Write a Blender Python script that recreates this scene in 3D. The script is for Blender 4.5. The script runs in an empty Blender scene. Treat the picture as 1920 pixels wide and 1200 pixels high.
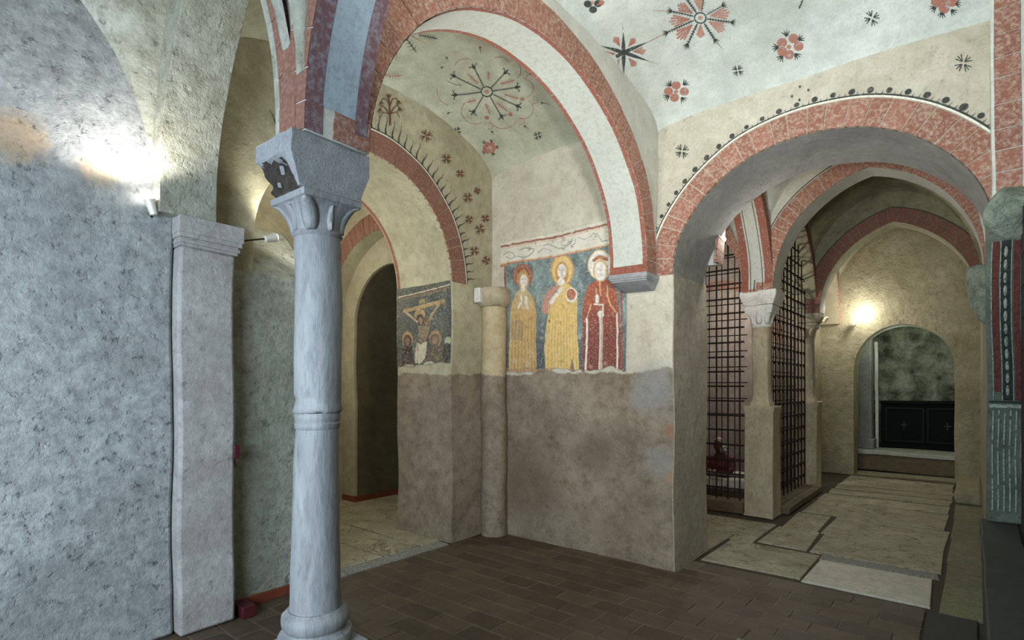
import bpy, bmesh, math, random
import numpy as np
from mathutils import Vector, noise, Matrix

R = math.radians
random.seed(7)
rng = np.random.default_rng(5)
scn = bpy.context.scene
COL = scn.collection

# ------------------------------------------------------------------ camera
YAW = R(39.9)
CAMZ = 1.6
FPX = 1036.0
HY = 722.0
cam_d = bpy.data.cameras.new('camera')
cam = bpy.data.objects.new('camera', cam_d); COL.objects.link(cam)
cam.location = (0, 0, CAMZ); cam.rotation_euler = (R(90), 0, YAW)
cam_d.sensor_width = 36; cam_d.lens = 36 * FPX / 1920
cam_d.shift_y = (HY - 600) / 1920
cam_d.clip_start = 0.02
scn.camera = cam

# ------------------------------------------------------------------ world, exposure, lights
scn.view_settings.view_transform = 'Standard'
scn.view_settings.look = 'None'
scn.view_settings.gamma = 1
scn.view_settings.use_curve_mapping = False
scn.view_settings.exposure = 1.25
w = bpy.data.worlds.new('world'); scn.world = w; w.use_nodes = True
w.node_tree.nodes['Background'].inputs[0].default_value = (0.62, 0.76, 1.0, 1)
w.node_tree.nodes['Background'].inputs[1].default_value = 0.30


def area(name, loc, aim, size, size_y, power, col):
    l = bpy.data.lights.new(name, 'AREA'); l.shape = 'RECTANGLE'
    l.size = size; l.size_y = size_y; l.energy = power; l.color = col
    o = bpy.data.objects.new(name, l); COL.objects.link(o); o.location = loc
    o.rotation_euler = (Vector(aim) - Vector(loc)).to_track_quat('-Z', 'Y').to_euler()
    return o


def spot(name, loc, aim, power, col, ang=110, blend=0.8, r=0.04):
    l = bpy.data.lights.new(name, 'SPOT'); l.energy = power; l.color = col
    l.spot_size = R(ang); l.spot_blend = blend; l.shadow_soft_size = r
    o = bpy.data.objects.new(name, l); COL.objects.link(o); o.location = loc
    o.rotation_euler = (Vector(aim) - Vector(loc)).to_track_quat('-Z', 'Y').to_euler()
    return o


def point(name, loc, power, col, r=0.04):
    l = bpy.data.lights.new(name, 'POINT'); l.energy = power; l.color = col
    l.shadow_soft_size = r
    o = bpy.data.objects.new(name, l); COL.objects.link(o); o.location = loc
    return o


COOL = (0.70, 0.86, 1.0); WHITE = (1.0, 0.97, 0.90); WARM = (1.0, 0.86, 0.66); GREEN = (0.86, 1.0, 0.80)
area('daylight', (-0.6, -1.6, 1.9), (-3.2, 1.5, 1.4), 1.5, 1.5, 58, COOL)
area('daylight', (-2.3, -1.75, 1.7), (-3.93, 0.7, 1.2), 1.0, 1.6, 34, COOL)  # second unseen area light, added to brighten the left wall
spot('unseen_spot', (-0.55, 1.75, 2.35), (-1.1, 3.4, 4.5), 118, (0.96, 1.0, 0.98), 150, 1.0, 0.15)
spot('unseen_spot', (-2.30, 1.75, 2.95), (-3.0, 4.5, 3.2), 30, WHITE, 150, 1.0, 0.12)
spot('unseen_spot', (-0.3, 1.8, 2.3), (-2.6, 4.5, 1.9), 62, (1.0, 0.96, 0.88), 100, 1.0, 0.25)  # unseen spot added to light the fresco wall, aimed slightly down
spot('lamp_or_fill', (-3.70, 1.06, 2.80), (-3.85, 0.9, 4.2), 11, WHITE, 165, 0.6, 0.03)
spot('lamp_or_fill', (-3.92, 2.02, 2.72), (-4.1, 2.6, 3.4), 10, (1.0, 0.98, 0.86), 170, 0.6, 0.03)
point('lamp_or_fill', (-1.80, 5.55, 3.05), 14, WHITE, 0.05)
point('lamp_or_fill', (-1.78, 10.0, 2.80), 13, WHITE, 0.04)
point('lamp_or_fill', (-1.50, 11.25, 2.86), 8, WHITE, 0.04)
point('lamp_or_fill', (-2.9, 8.9, 2.9), 20, (1.0, 0.95, 0.90), 0.06)
point('lamp_or_fill', (-1.1, 12.2, 2.6), 7, GREEN, 0.1)  # unseen point light in the far recess, no lamp modelled there
point('lamp_or_fill', (-5.9, 2.9, 2.9), 24, (1.0, 0.96, 0.82), 0.06)  # unseen fill that brightens the side room, no lamp stands here


# ------------------------------------------------------------------ helpers


def s2l(c):
    c = np.asarray(c, float) / 255.0
    return np.where(c <= 0.04045, c / 12.92, ((c + 0.055) / 1.055) ** 2.4)


def C(r, g, b):
    v = s2l((r, g, b)); return (float(v[0]), float(v[1]), float(v[2]), 1)


def warp(p, amp=1.0):
    n = noise.noise_vector(Vector(p) * 1.35)
    n2 = noise.noise_vector(Vector(p) * 3.1 + Vector((7.1, 3.3, 1.7)))
    return Vector(p) + n * (0.016 * amp) + n2 * (0.005 * amp)


def finish(name, bm, mat, parent=None, wrp=True, sharp=40, bevel=0.0, seg=2, merge=1e-4):
    if merge:
        bmesh.ops.remove_doubles(bm, verts=bm.verts, dist=merge)
    bmesh.ops.recalc_face_normals(bm, faces=bm.faces)
    if wrp:
        for v in bm.verts:
            v.co = warp(v.co)
    me = bpy.data.meshes.new(name)
    bm.to_mesh(me); bm.free()
    for m in (mat if isinstance(mat, (list, tuple)) else [mat]):
        me.materials.append(m)
    me.polygons.foreach_set('use_smooth', [True] * len(me.polygons))
    me.set_sharp_from_angle(angle=R(sharp))
    o = bpy.data.objects.new(name, me); COL.objects.link(o)
    if bevel:
        b = o.modifiers.new('bevel', 'BEVEL'); b.width = bevel; b.segments = seg
        b.limit_method = 'ANGLE'; b.angle_limit = R(40)
        b.harden_normals = False
    if parent is not None:
        o.parent = parent
        o.matrix_parent_inverse = Matrix.Translation(-parent.location)
    return o


def tag(o, label=None, cat=None, group=None, kind=None):
    if label: o['label'] = label
    if cat: o['category'] = cat
    if group: o['group'] = group
    if kind: o['kind'] = kind
    return o


def struct(o, label=None, cat=None):
    return tag(o, label, cat, None, 'structure')


def empty(name, loc, label, cat, group=None):
    o = bpy.data.objects.new(name, None); COL.objects.link(o); o.location = loc
    o.empty_display_size = 0.1
    return tag(o, label, cat, group)


def quad_grid(bm, f, us, vs, mi=0):
    g = [[bm.verts.new(f(u, v)) for v in vs] for u in us]
    for i in range(len(us) - 1):
        for j in range(len(vs) - 1):
            try:
                fc = bm.faces.new((g[i][j], g[i + 1][j], g[i + 1][j + 1], g[i][j + 1])); fc.material_index = mi
            except ValueError:
                pass
    return g


def lin(a, b, step):
    n = max(1, int(math.ceil(abs(b - a) / step)))
    return [a + (b - a) * i / n for i in range(n + 1)]


def box(bm, x0, x1, y0, y1, z0, z1, step=0.25, mi=0, taper=None):
    xs, ys, zs = lin(x0, x1, step), lin(y0, y1, step), lin(z0, z1, step)
    quad_grid(bm, lambda u, v: (u, y0, v), xs, zs, mi); quad_grid(bm, lambda u, v: (u, y1, v), xs, zs, mi)
    quad_grid(bm, lambda u, v: (x0, u, v), ys, zs, mi); quad_grid(bm, lambda u, v: (x1, u, v), ys, zs, mi)
    quad_grid(bm, lambda u, v: (u, v, z0), xs, ys, mi); quad_grid(bm, lambda u, v: (u, v, z1), xs, ys, mi)


def prism8(bm, pts, mi=0):
    v = [bm.verts.new(p) for p in pts]
    for f in ((0, 1, 2, 3), (7, 6, 5, 4), (0, 4, 5, 1), (1, 5, 6, 2), (2, 6, 7, 3), (3, 7, 4, 0)):
        fc = bm.faces.new([v[i] for i in f]); fc.material_index = mi


def prof(w_, h_, n):
    pts = []
    if h_ > w_ * 1.02:
        Rr = (w_ * w_ + h_ * h_) / (2 * w_); ph = math.atan2(h_, Rr - w_)
        for i in range(n + 1):
            t = i / n
            if t <= 0.5:
                a = ph * t * 2; pts.append((Rr - w_ - Rr * math.cos(a), Rr * math.sin(a)))
            else:
                a = ph * (1 - t) * 2; pts.append((-(Rr - w_ - Rr * math.cos(a)), Rr * math.sin(a)))
    else:
        for i in range(n + 1):
            a = math.pi * i / n; pts.append((-w_ * math.cos(a), h_ * math.sin(a)))
    return pts


def FR(axis):
    if axis == 'X':
        return lambda s, t, z: (s, t, z)
    return lambda s, t, z: (t, s, z)


def arch_wall(name, axis, t0, t1, s0, s1, sc, w_, h_, spring, top, zb0, zb1, mat, parent=None, n=40, bevel=0.012, matf=None):
    F = FR(axis); bm = bmesh.new()
    pts = prof(w_, h_, n)
    M = max(3, int((top - spring) / 0.14))
    ts = lin(t0, t1, 0.12)
    up = [spring + (top - spring) * (j / M) for j in range(M + 1)]
    for t in (t0, t1):
        # arch block
        g = []
        for (ds, dz) in pts:
            zb = spring + dz
            g.append([bm.verts.new(F(sc + ds, t, zb + (top - zb) * (j / M))) for j in range(M + 1)])
        for i in range(n):
            for j in range(M):
                bm.faces.new((g[i][j], g[i + 1][j], g[i + 1][j + 1], g[i][j + 1]))
        for (a, b, zb) in ((s0, sc - w_, zb0), (sc + w_, s1, zb1)):
            if b - a < 0.005: continue
            ss = lin(a, b, 0.14)
            quad_grid(bm, lambda u, v: F(u, t, v), ss, up)
            if zb < spring - 0.01:
                quad_grid(bm, lambda u, v: F(u, t, v), ss, lin(zb, spring, 0.16))
    quad_grid(bm, lambda i, t: F(sc + pts[i][0], t, spring + pts[i][1]), list(range(n + 1)), ts)
    for (s, zb, e) in ((sc - w_, zb0, s0), (sc + w_, zb1, s1)):
        if zb < spring - 0.01:
            quad_grid(bm, lambda u, v: F(s, u, v), ts, lin(zb, spring, 0.16))
        elif abs(e - s) > 0.005:
            quad_grid(bm, lambda u, v: F(u, v, spring), lin(min(s, e), max(s, e), 0.14), ts)
        if abs(e - s) > 0.005:
            if zb < spring - 0.01:
                quad_grid(bm, lambda u, v: F(e, u, v), ts, lin(zb, spring, 0.16))
            quad_grid(bm, lambda u, v: F(e, u, v), ts, up)
    quad_grid(bm, lambda u, v: F(u, v, top), lin(s0, s1, 0.3), ts)
    return finish(name, bm, mat, parent, bevel=bevel)


def ring(parent, axis, t, dn, sc, w_, h_, spring, th, mat, size=0.11, a0=0.0, a1=1.0, gap=0.006, proud=0.007, cond=None, off=0.0):
    """separate voussoirs around an opening; dn = outward direction along t"""
    F = FR(axis); N = 240
    pin = prof(w_ + off, h_ + off, N); pout = prof(w_ + off + th, h_ + off + th, N)
    L = [0]
    for i in range(N):
        L.append(L[-1] + math.hypot(pin[i + 1][0] - pin[i][0], pin[i + 1][1] - pin[i][1]))
    tot = L[-1]; n = int(tot * (a1 - a0) / size)
    cuts = [a0 * tot + (a1 - a0) * tot * (i + (random.uniform(-.14, .14) if 0 < i < n else 0)) / n for i in range(n + 1)]

    def at(l, P):
        l = min(max(l, 0), tot - 1e-6)
        i = max(k for k in (0,) if True)
        lo, hi = 0, N
        while hi - lo > 1:
            m = (lo + hi) // 2
            if L[m] <= l: lo = m
            else: hi = m
        f = (l - L[lo]) / max(1e-9, L[lo + 1] - L[lo])
        return (P[lo][0] + (P[lo + 1][0] - P[lo][0]) * f, P[lo][1] + (P[lo + 1][1] - P[lo][1]) * f)
    for k in range(n):
        la, lb = cuts[k] + gap / 2, cuts[k + 1] - gap / 2
        mid = at((la + lb) / 2, pin)
        if cond and not cond(mid[0], mid[1]): continue
        bm = bmesh.new(); pr = proud + random.uniform(-.002, .002)
        j0 = random.uniform(-.004, .004)
        cols = []
        for q in range(3):
            l = la + (lb - la) * q / 2
            a = at(l, pin); b = at(l, pout)
            bo = (a[0] + (b[0] - a[0]) * (1 + j0), a[1] + (b[1] - a[1]) * (1 + j0))
            tf, tb = t + dn * pr, t - dn * 0.02
            cols.append([bm.verts.new(F(sc + a[0], tf, spring + a[1])), bm.verts.new(F(sc + bo[0], tf, spring + bo[1])),
                         bm.verts.new(F(sc + bo[0], tb, spring + bo[1])), bm.verts.new(F(sc + a[0], tb, spring + a[1]))])
        for q in range(2):
            for e in range(4):
                bm.faces.new((cols[q][e], cols[q][(e + 1) % 4], cols[q + 1][(e + 1) % 4], cols[q + 1][e]))
        bm.faces.new(cols[0][::-1]); bm.faces.new(cols[2])
        finish('voussoir', bm, mat, parent, merge=0)


def soffit_strip(name, parent, axis, ta, tb, sc, w_, h_, spring, mat, a0=0.0, a1=1.0, off=0.005, n=60, zdown=0.0):
    F = FR(axis); bm = bmesh.new(); P = prof(w_ - off, h_ - off, n)
    idx = [i for i in range(n + 1) if a0 <= i / n <= a1]
    quad_grid(bm, lambda i, t: F(sc + P[i][0], t, spring + P[i][1]), idx, lin(ta, tb, 0.1))
    return finish(name, bm, mat, parent)


def face_strip(bm, axis, t, sc, w_, h_, spring, o0, o1, a0=0, a1=1, n=80, mi=0):
    F = FR(axis); A = prof(w_ + o0, h_ + o0, n); B = prof(w_ + o1, h_ + o1, n)
    idx = [i for i in range(n + 1) if a0 <= i / n <= a1]
    quad_grid(bm, lambda i, k: F(sc + (A, B)[k][i][0], t, spring + (A, B)[k][i][1]), idx, [0, 1], mi)


class Vault:
    def __init__(s, x0, x1, y0, y1, zs, ha, hb, p=3.0, dome=0.0, zmul=1.0):
        s.b = (x0, x1, y0, y1); s.zs = zs; s.ha = ha; s.hb = hb; s.p = p; s.dome = dome

    def __call__(s, x, y):
        x0, x1, y0, y1 = s.b
        u = (2 * x - x0 - x1) / (x1 - x0); v = (2 * y - y0 - y1) / (y1 - y0)
        u = max(-1, min(1, u)); v = max(-1, min(1, v))
        a = s.ha * math.sqrt(max(0, 1 - v * v)); b = s.hb * math.sqrt(max(0, 1 - u * u))
        return s.zs + (a ** s.p + b ** s.p) ** (1 / s.p) + s.dome * math.sqrt(max(0, (1 - u * u) * (1 - v * v)))

    def build(s, name, mat, step=0.06, ov=0.06, parent=None):
        x0, x1, y0, y1 = s.b
        cs = lambda a, b: [a - ov] + [(a + b) / 2 - (b - a) / 2 * math.cos(math.pi * i / n) for n in [int((b - a) / step)] for i in range(n + 1)] + [b + ov]
        bm = bmesh.new()
        quad_grid(bm, lambda x, y: (x, y, s(x, y)), cs(x0, x1), cs(y0, y1))
        return finish(name, bm, mat, parent, sharp=60)


# pixel of the photograph -> point of a surface (used to measure painted ornaments onto the real surfaces)
cy, sy = math.cos(YAW), math.sin(YAW)


def ray(px, py):
    a = (px - 960) / FPX; b = (HY - py) / FPX
    return Vector((a * cy - sy, a * sy + cy, b))


def hitX(px, py, X):
    d = ray(px, py); k = X / d.x; return Vector((X, d.y * k, CAMZ + d.z * k))


def hitY(px, py, Y):
    d = ray(px, py); k = Y / d.y; return Vector((d.x * k, Y, CAMZ + d.z * k))


def hitV(px, py, V, off=0.006):
    d = ray(px, py); lo = 1.0; hi = None; k = 1.0
    while k < 12:
        p = d * k
        if CAMZ + p.z > V(p.x, p.y) - off:
            hi = k; break
        lo = k; k += 0.05
    if hi is None: hi = 6.0
    for _ in range(22):
        m = (lo + hi) / 2; p = d * m
        if CAMZ + p.z > V(p.x, p.y) - off: hi = m
        else: lo = m
    p = d * lo
    return Vector((p.x, p.y, CAMZ + p.z))


class Decal:
    """flat paint on a surface, drawn in crop coordinates of the photograph and laid on the surface"""

    def __init__(s, hit, ox=0, oy=0, sc=1.0):
        s.hit = hit; s.bm = bmesh.new(); s.ox, s.oy, s.sc = ox, oy, sc

    def P(s, x, y):
        return s.bm.verts.new(s.hit(s.ox + x / s.sc, s.oy + y / s.sc))

    def poly(s, pts, mi=0):
        v = [s.P(*p) for p in pts]
        try:
            f = s.bm.faces.new(v); f.material_index = mi
        except ValueError: pass

    def ell(s, cx, cy_, rx, ry, rot=0, mi=0, n=14, bump_=0.0, nb=5):
        pts = []
        for i in range(n):
            a = 2 * math.pi * i / n; r = 1 + bump_ * math.cos(nb * a)
            x, y = rx * r * math.cos(a), ry * r * math.sin(a)
            pts.append((cx + x * math.cos(rot) - y * math.sin(rot), cy_ + x * math.sin(rot) + y * math.cos(rot)))
        s.poly(pts, mi)

    def line(s, pts, w0, w1=None, mi=0, maxl=40):
        w1 = w0 if w1 is None else w1
        fine = [pts[0]]
        for a, b in zip(pts, pts[1:]):
            L = math.hypot(b[0] - a[0], b[1] - a[1]); n = max(1, int(L / maxl))
            for i in range(1, n + 1): fine.append((a[0] + (b[0] - a[0]) * i / n, a[1] + (b[1] - a[1]) * i / n))
        prev = None; N = len(fine)
        for i, p in enumerate(fine):
            a = fine[max(0, i - 1)]; b = fine[min(N - 1, i + 1)]
            dx, dy = b[0] - a[0], b[1] - a[1]; L = math.hypot(dx, dy) or 1
            ww = (w0 + (w1 - w0) * i / max(1, N - 1)) / 2
            nx, ny = -dy / L * ww, dx / L * ww
            cur = (s.P(p[0] + nx, p[1] + ny), s.P(p[0] - nx, p[1] - ny))
            if prev:
                f = s.bm.faces.new((prev[0], cur[0], cur[1], prev[1])); f.material_index = mi
            prev = cur

    def arc(s, cx, cy_, rx, ry, a0, a1, w0, mi=0, rot=0, n=14):
        pts = []
        for i in range(n + 1):
            a = R(a0 + (a1 - a0) * i / n); x, y = rx * math.cos(a), ry * math.sin(a)
            pts.append((cx + x * math.cos(rot) - y * math.sin(rot), cy_ + x * math.sin(rot) + y * math.cos(rot)))
        s.line(pts, w0, mi=mi)

    def spiky(s, a, b, w0=6, tick=9, step=14, mi=0):
        s.line([a, b], w0, mi=mi)
        L = math.hypot(b[0] - a[0], b[1] - a[1]); n = int(L / step)
        dx, dy = (b[0] - a[0]) / L, (b[1] - a[1]) / L
        for i in range(1, n):
            x, y = a[0] + dx * L * i / n, a[1] + dy * L * i / n
            for sg in (-1, 1):
                s.line([(x, y), (x + dx * tick * .5 - sg * dy * tick, y + dy * tick * .5 + sg * dx * tick)], w0 * .7, w0 * .3, mi=mi)

    def cross(s, x, y, r, mi=0, rot=0.0, w0=None):
        w0 = w0 or r * .22
        for k in range(4):
            a = rot + k * math.pi / 2 + .3
            for da in (-.42, 0, .42):
                s.line([(x + r * .22 * math.cos(a), y + r * .22 * math.sin(a)), (x + r * math.cos(a + da), y + r * math.sin(a + da))], w0, w0 * .8, mi=mi)

    def done(s, name, mats, parent):
        return finish(name, s.bm, mats, parent, merge=0)


# ------------------------------------------------------------------ materials
def newmat(name):
    m = bpy.data.materials.new(name); m.use_nodes = True
    nt = m.node_tree; bsdf = nt.nodes['Principled BSDF']
    return m, nt, bsdf


def N(nt, t, **kw):
    n = nt.nodes.new(t)
    for k, v in kw.items(): setattr(n, k, v)
    return n


def noise_n(nt, vec, scale, detail=5, rough=0.6, dist=0.0):
    n = N(nt, 'ShaderNodeTexNoise'); n.inputs['Scale'].default_value = scale
    n.inputs['Detail'].default_value = detail; n.inputs['Roughness'].default_value = rough
    n.inputs['Distortion'].default_value = dist
    nt.links.new(vec, n.inputs['Vector']); return n.outputs['Fac']


def ramp(nt, fac, stops):
    r = N(nt, 'ShaderNodeValToRGB'); nt.links.new(fac, r.inputs[0])
    e = r.color_ramp.elements
    while len(e) < len(stops): e.new(0.5)
    for i, (p, c) in enumerate(stops):
        e[i].position = p; e[i].color = c if len(c) == 4 else (*c, 1)
    return r.outputs[0]


def maprange(nt, v, a, b, c=0.0, d=1.0):
    m = N(nt, 'ShaderNodeMapRange'); nt.links.new(v, m.inputs[0])
    for i, x in enumerate((a, b, c, d)): m.inputs[1 + i].default_value = x
    return m.outputs[0]


def mix(nt, f, a, b, mode='MIX'):
    m = N(nt, 'ShaderNodeMix', data_type='RGBA', blend_type=mode)
    def s(i, v):
        if isinstance(v, (int, float)): m.inputs[i].default_value = v
        elif isinstance(v, tuple): m.inputs[i].default_value = v
        else: nt.links.new(v, m.inputs[i])
    s(0, f); s(6, a); s(7, b); return m.outputs[2]


def math_n(nt, op, a, b=0.0, clamp=False):
    m = N(nt, 'ShaderNodeMath', operation=op); m.use_clamp = clamp
    for i, v in enumerate((a, b)):
        if isinstance(v, (int, float)): m.inputs[i].default_value = v
        else: nt.links.new(v, m.inputs[i])
    return m.outputs[0]


def bump(nt, bsdf, h, strength, dist):
    b = N(nt, 'ShaderNodeBump'); b.inputs['Strength'].default_value = strength
    b.inputs['Distance'].default_value = dist
    nt.links.new(h, b.inputs['Height']); nt.links.new(b.outputs[0], bsdf.inputs['Normal'])


def plaster(name, A, B, D, sc=2.0, stain=0.5, pits=0.5, bmp=0.5, bd=0.02, lower=None, stains=None, pitsc=26, rough=0.92):
    m, nt, bs = newmat(name)
    pos = N(nt, 'ShaderNodeNewGeometry').outputs['Position']
    big = noise_n(nt, pos, sc, 6, 0.62, 0.3)
    mid = noise_n(nt, pos, sc * 5.3, 6, 0.7)
    fine = noise_n(nt, pos, pitsc * 2.2, 6, 0.75)
    col = ramp(nt, big, [(0.33, A), (0.66, B)])
    col = mix(nt, maprange(nt, mid, .40, .72, 0, stain), col, D)
    pn = noise_n(nt, pos, pitsc, 4, 0.6, 0.25)
    pit = maprange(nt, pn, .58, .70, 0, 1)
    mp = math_n(nt, 'MULTIPLY', pit, math_n(nt, 'MULTIPLY', maprange(nt, mid, .42, .56, 0, 1), pits))
    if lower:
        z0, LA, LB, LD = lower
        sep = N(nt, 'ShaderNodeSeparateXYZ'); nt.links.new(pos, sep.inputs[0])
        wob = noise_n(nt, pos, 3.0, 5, 0.6)
        zz = math_n(nt, 'ADD', sep.outputs[2], math_n(nt, 'MULTIPLY', math_n(nt, 'SUBTRACT', wob, 0.5), 0.22))
        f = maprange(nt, zz, z0 - .008, z0 + .008, 1, 0)
        lc = ramp(nt, big, [(0.3, LA), (0.68, LB)])
        lc = mix(nt, maprange(nt, mid, .42, .66, 0, .6), lc, LD)
        m2 = noise_n(nt, pos, 24, 6, .75, 1.0); lc = mix(nt, maprange(nt, m2, .5, .68, 0, .36), lc, mix(nt, 1.0, LB, (1.25, 1.25, 1.25, 1), 'MULTIPLY'))
        col = mix(nt, f, col, lc)
    if stains:
        for (cc, sx, syy, sz, rad, colr) in stains:
            vm = N(nt, 'ShaderNodeVectorMath', operation='DISTANCE')
            nt.links.new(pos, vm.inputs[0]); vm.inputs[1].default_value = (sx, syy, sz)
            ds = math_n(nt, 'ADD', vm.outputs['Value'], math_n(nt, 'MULTIPLY', math_n(nt, 'SUBTRACT', mid, .5), rad * 1.6))
            col = mix(nt, maprange(nt, ds, rad * .5, rad * 1.1, cc, 0), col, colr)
    col = mix(nt, mp, col, mix(nt, 1.0, col, (0.34, 0.33, 0.33, 1), 'MULTIPLY'))
    col = mix(nt, maprange(nt, fine, .38, .70, 0.0, 0.5), col, mix(nt, 1.0, col, (.62, .62, .62, 1), 'MULTIPLY'))
    nt.links.new(col, bs.inputs['Base Color']); bs.inputs['Roughness'].default_value = rough
    h = math_n(nt, 'ADD', math_n(nt, 'MULTIPLY', mid, 1.0), math_n(nt, 'MULTIPLY', fine, .35))
    h = math_n(nt, 'SUBTRACT', h, math_n(nt, 'MULTIPLY', pit, .5 * pits))
    h = math_n(nt, 'ADD', h, math_n(nt, 'MULTIPLY', big, .8))
    bump(nt, bs, h, bmp, bd)
    return m


def stone(name, A, B, D, sc=6, bmp=.3, bd=.01, vein=0.0, rough=.75, rnd=0.0, streak=1.0, speck=0.0, bright=None):
    m, nt, bs = newmat(name)
    pos = N(nt, 'ShaderNodeNewGeometry').outputs['Position']
    mp = N(nt, 'ShaderNodeMapping'); nt.links.new(pos, mp.inputs[0]); mp.inputs['Scale'].default_value = (1, 1, streak)
    v = mp.outputs[0]
    n1 = noise_n(nt, v, sc, 7, .65, .5); n2 = noise_n(nt, v, sc * 6, 5, .7)
    col = ramp(nt, n1, [(.3, A), (.68, B)])
    col = mix(nt, maprange(nt, n2, .48, .75, 0, .7), col, D)
    if vein:
        nv = noise_n(nt, v, sc * .5, 5, .55, 1.2)
        vv = math_n(nt, 'ABSOLUTE', math_n(nt, 'SUBTRACT', nv, .5))
        col = mix(nt, maprange(nt, vv, 0, .012, vein, 0), col, D)
    if speck:
        ns = noise_n(nt, v, 90, 2, .5); col = mix(nt, maprange(nt, ns, .5, .6, 0, speck), col, B)
        col = mix(nt, maprange(nt, ns, .35, .44, speck, 0), col, D)
    if rnd:
        oi = N(nt, 'ShaderNodeObjectInfo').outputs['Random']
        hs = N(nt, 'ShaderNodeHueSaturation')
        nt.links.new(maprange(nt, oi, 0, 1, 1 - rnd, 1 + rnd), hs.inputs['Value']); nt.links.new(col, hs.inputs['Color'])
        col = hs.outputs[0]
    nt.links.new(col, bs.inputs['Base Color']); bs.inputs['Roughness'].default_value = rough
    bump(nt, bs, math_n(nt, 'ADD', n2, math_n(nt, 'MULTIPLY', n1, .6)), bmp, bd)
    return m


def paint(name, A, under=None, wear=0.5, rnd=0.0, sc=30, alpha=True, rough=.9):
    """old paint: worn through to the plaster below"""
    m, nt, bs = newmat(name)
    pos = N(nt, 'ShaderNodeNewGeometry').outputs['Position']
    n1 = noise_n(nt, pos, sc, 6, .75); n2 = noise_n(nt, pos, 4, 5, .6)
    col = mix(nt, maprange(nt, n2, .3, .7, 0, .55), A, mix(nt, 1.0, A, (1.18, 1.3, 1.3, 1), 'MULTIPLY'))
    f = math_n(nt, 'MULTIPLY', maprange(nt, n1, .46, .66, 0, 1), wear, True)
    if rnd:
        oi = N(nt, 'ShaderNodeObjectInfo').outputs['Random']
        hs = N(nt, 'ShaderNodeHueSaturation')
        nt.links.new(maprange(nt, oi, 0, 1, 1 - rnd, 1 + rnd), hs.inputs['Value']); nt.links.new(col, hs.inputs['Color'])
        col = hs.outputs[0]
    if under is not None:
        col = mix(nt, f, col, under)
    nt.links.new(col, bs.inputs['Base Color']); bs.inputs['Roughness'].default_value = rough
    bump(nt, bs, math_n(nt, 'ADD', n1, n2), .35, .01)
    if alpha:
        nt.links.new(math_n(nt, 'SUBTRACT', 1.0, f), bs.inputs['Alpha'])
    return m


def plain(name, A, rough=.6, metal=0.0, sc=20, var=.3, bmp=.2, spec=.5):
    m, nt, bs = newmat(name); bs.inputs['Specular IOR Level'].default_value = spec
    pos = N(nt, 'ShaderNodeNewGeometry').outputs['Position']
    n1 = noise_n(nt, pos, sc, 5, .65)
    col = mix(nt, maprange(nt, n1, .35, .7, 0, var), A, mix(nt, 1.0, A, (.4, .38, .36, 1), 'MULTIPLY'))
    nt.links.new(col, bs.inputs['Base Color']); bs.inputs['Roughness'].default_value = rough
    bs.inputs['Metallic'].default_value = metal; bump(nt, bs, n1, bmp, .004)
    return m


def glow(name, A, s):
    m, nt, bs = newmat(name)
    bs.inputs['Emission Color'].default_value = A; bs.inputs['Emission Strength'].default_value = s
    bs.inputs['Base Color'].default_value = A
    return m


CREAM_A, CREAM_B, CREAM_D = C(176, 172, 148), C(204, 202, 182), C(150, 142, 118)
MUD = (1.72, C(120, 106, 90), C(156, 142, 122), C(92, 78, 64))
M_back = plaster('plaster_fresco_wall', C(186, 178, 158), C(212, 206, 188), C(160, 146, 122), 1.6, .55, .35, .6, .02, MUD, [(.6, -2.16, 4.52, 1.55, .26, C(140, 142, 142)), (.5, -2.10, 4.52, .95, .18, C(140, 140, 138)), (.5, -2.75, 4.52, .95, .22, C(98, 80, 64)), (.6, -3.55, 4.52, .55, .4, C(104, 84, 66)), (.6, -2.0, 4.52, 1.2, .07, C(148, 100, 76)), (.6, -2.0, 4.52, .8, .06, C(160, 128, 96))])
M_star = plaster('plaster_star_wall', C(164, 156, 128), C(188, 180, 152), C(134, 124, 98), 1.8, .6, .4, .5, .018, MUD)
M_vault = plaster('plaster_white_vault', C(186, 190, 180), C(218, 222, 214), C(160, 166, 156), 1.4, .55, .15, .35, .015)
M_vaultA = plaster('plaster_flower_vault', C(160, 160, 138), C(196, 196, 176), C(136, 136, 114), 1.3, .6, .15, .35, .015)
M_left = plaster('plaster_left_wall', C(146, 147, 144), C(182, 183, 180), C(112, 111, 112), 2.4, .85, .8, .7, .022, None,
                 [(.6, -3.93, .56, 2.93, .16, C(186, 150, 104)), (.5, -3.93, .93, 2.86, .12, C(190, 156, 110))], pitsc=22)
M_leftv = plaster('plaster_left_vault', C(158, 156, 136), C(194, 194, 182), C(118, 112, 92), 2.0, .7, .6, .8, .03, pitsc=20)
M_pil = plaster('plaster_pilaster', C(158, 152, 146), C(186, 182, 178), C(128, 124, 122), 3.0, .5, .5, .5, .02, pitsc=18)
M_aisle = plaster('plaster_aisle', C(150, 142, 112), C(178, 170, 142), C(120, 112, 84), 1.8, .6, .4, .9, .04, pitsc=12)
M_stub = plaster('plaster_stub_wall', C(150, 152, 138), C(184, 186, 172), C(114, 116, 100), 2.4, .7, .6, .8, .03, pitsc=18)
M_olive = plaster('plaster_olive', C(134, 130, 100), C(168, 164, 132), C(104, 98, 70), 1.8, .6, .5, .7, .03, pitsc=18)
M_room = plaster('plaster_side_room', C(156, 148, 122), C(182, 176, 150), C(130, 120, 92), 1.5, .5, .2, .4, .015)
M_room2 = plaster('plaster_grille_room', C(146, 132, 120), C(172, 160, 148), C(120, 106, 96), 2.5, .6, .5, .6, .02)
M_dark = plaster('plaster_dark_passage', C(84, 76, 58), C(104, 96, 74), C(66, 60, 46), 1.5, .5, .2, .4, .015)
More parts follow.
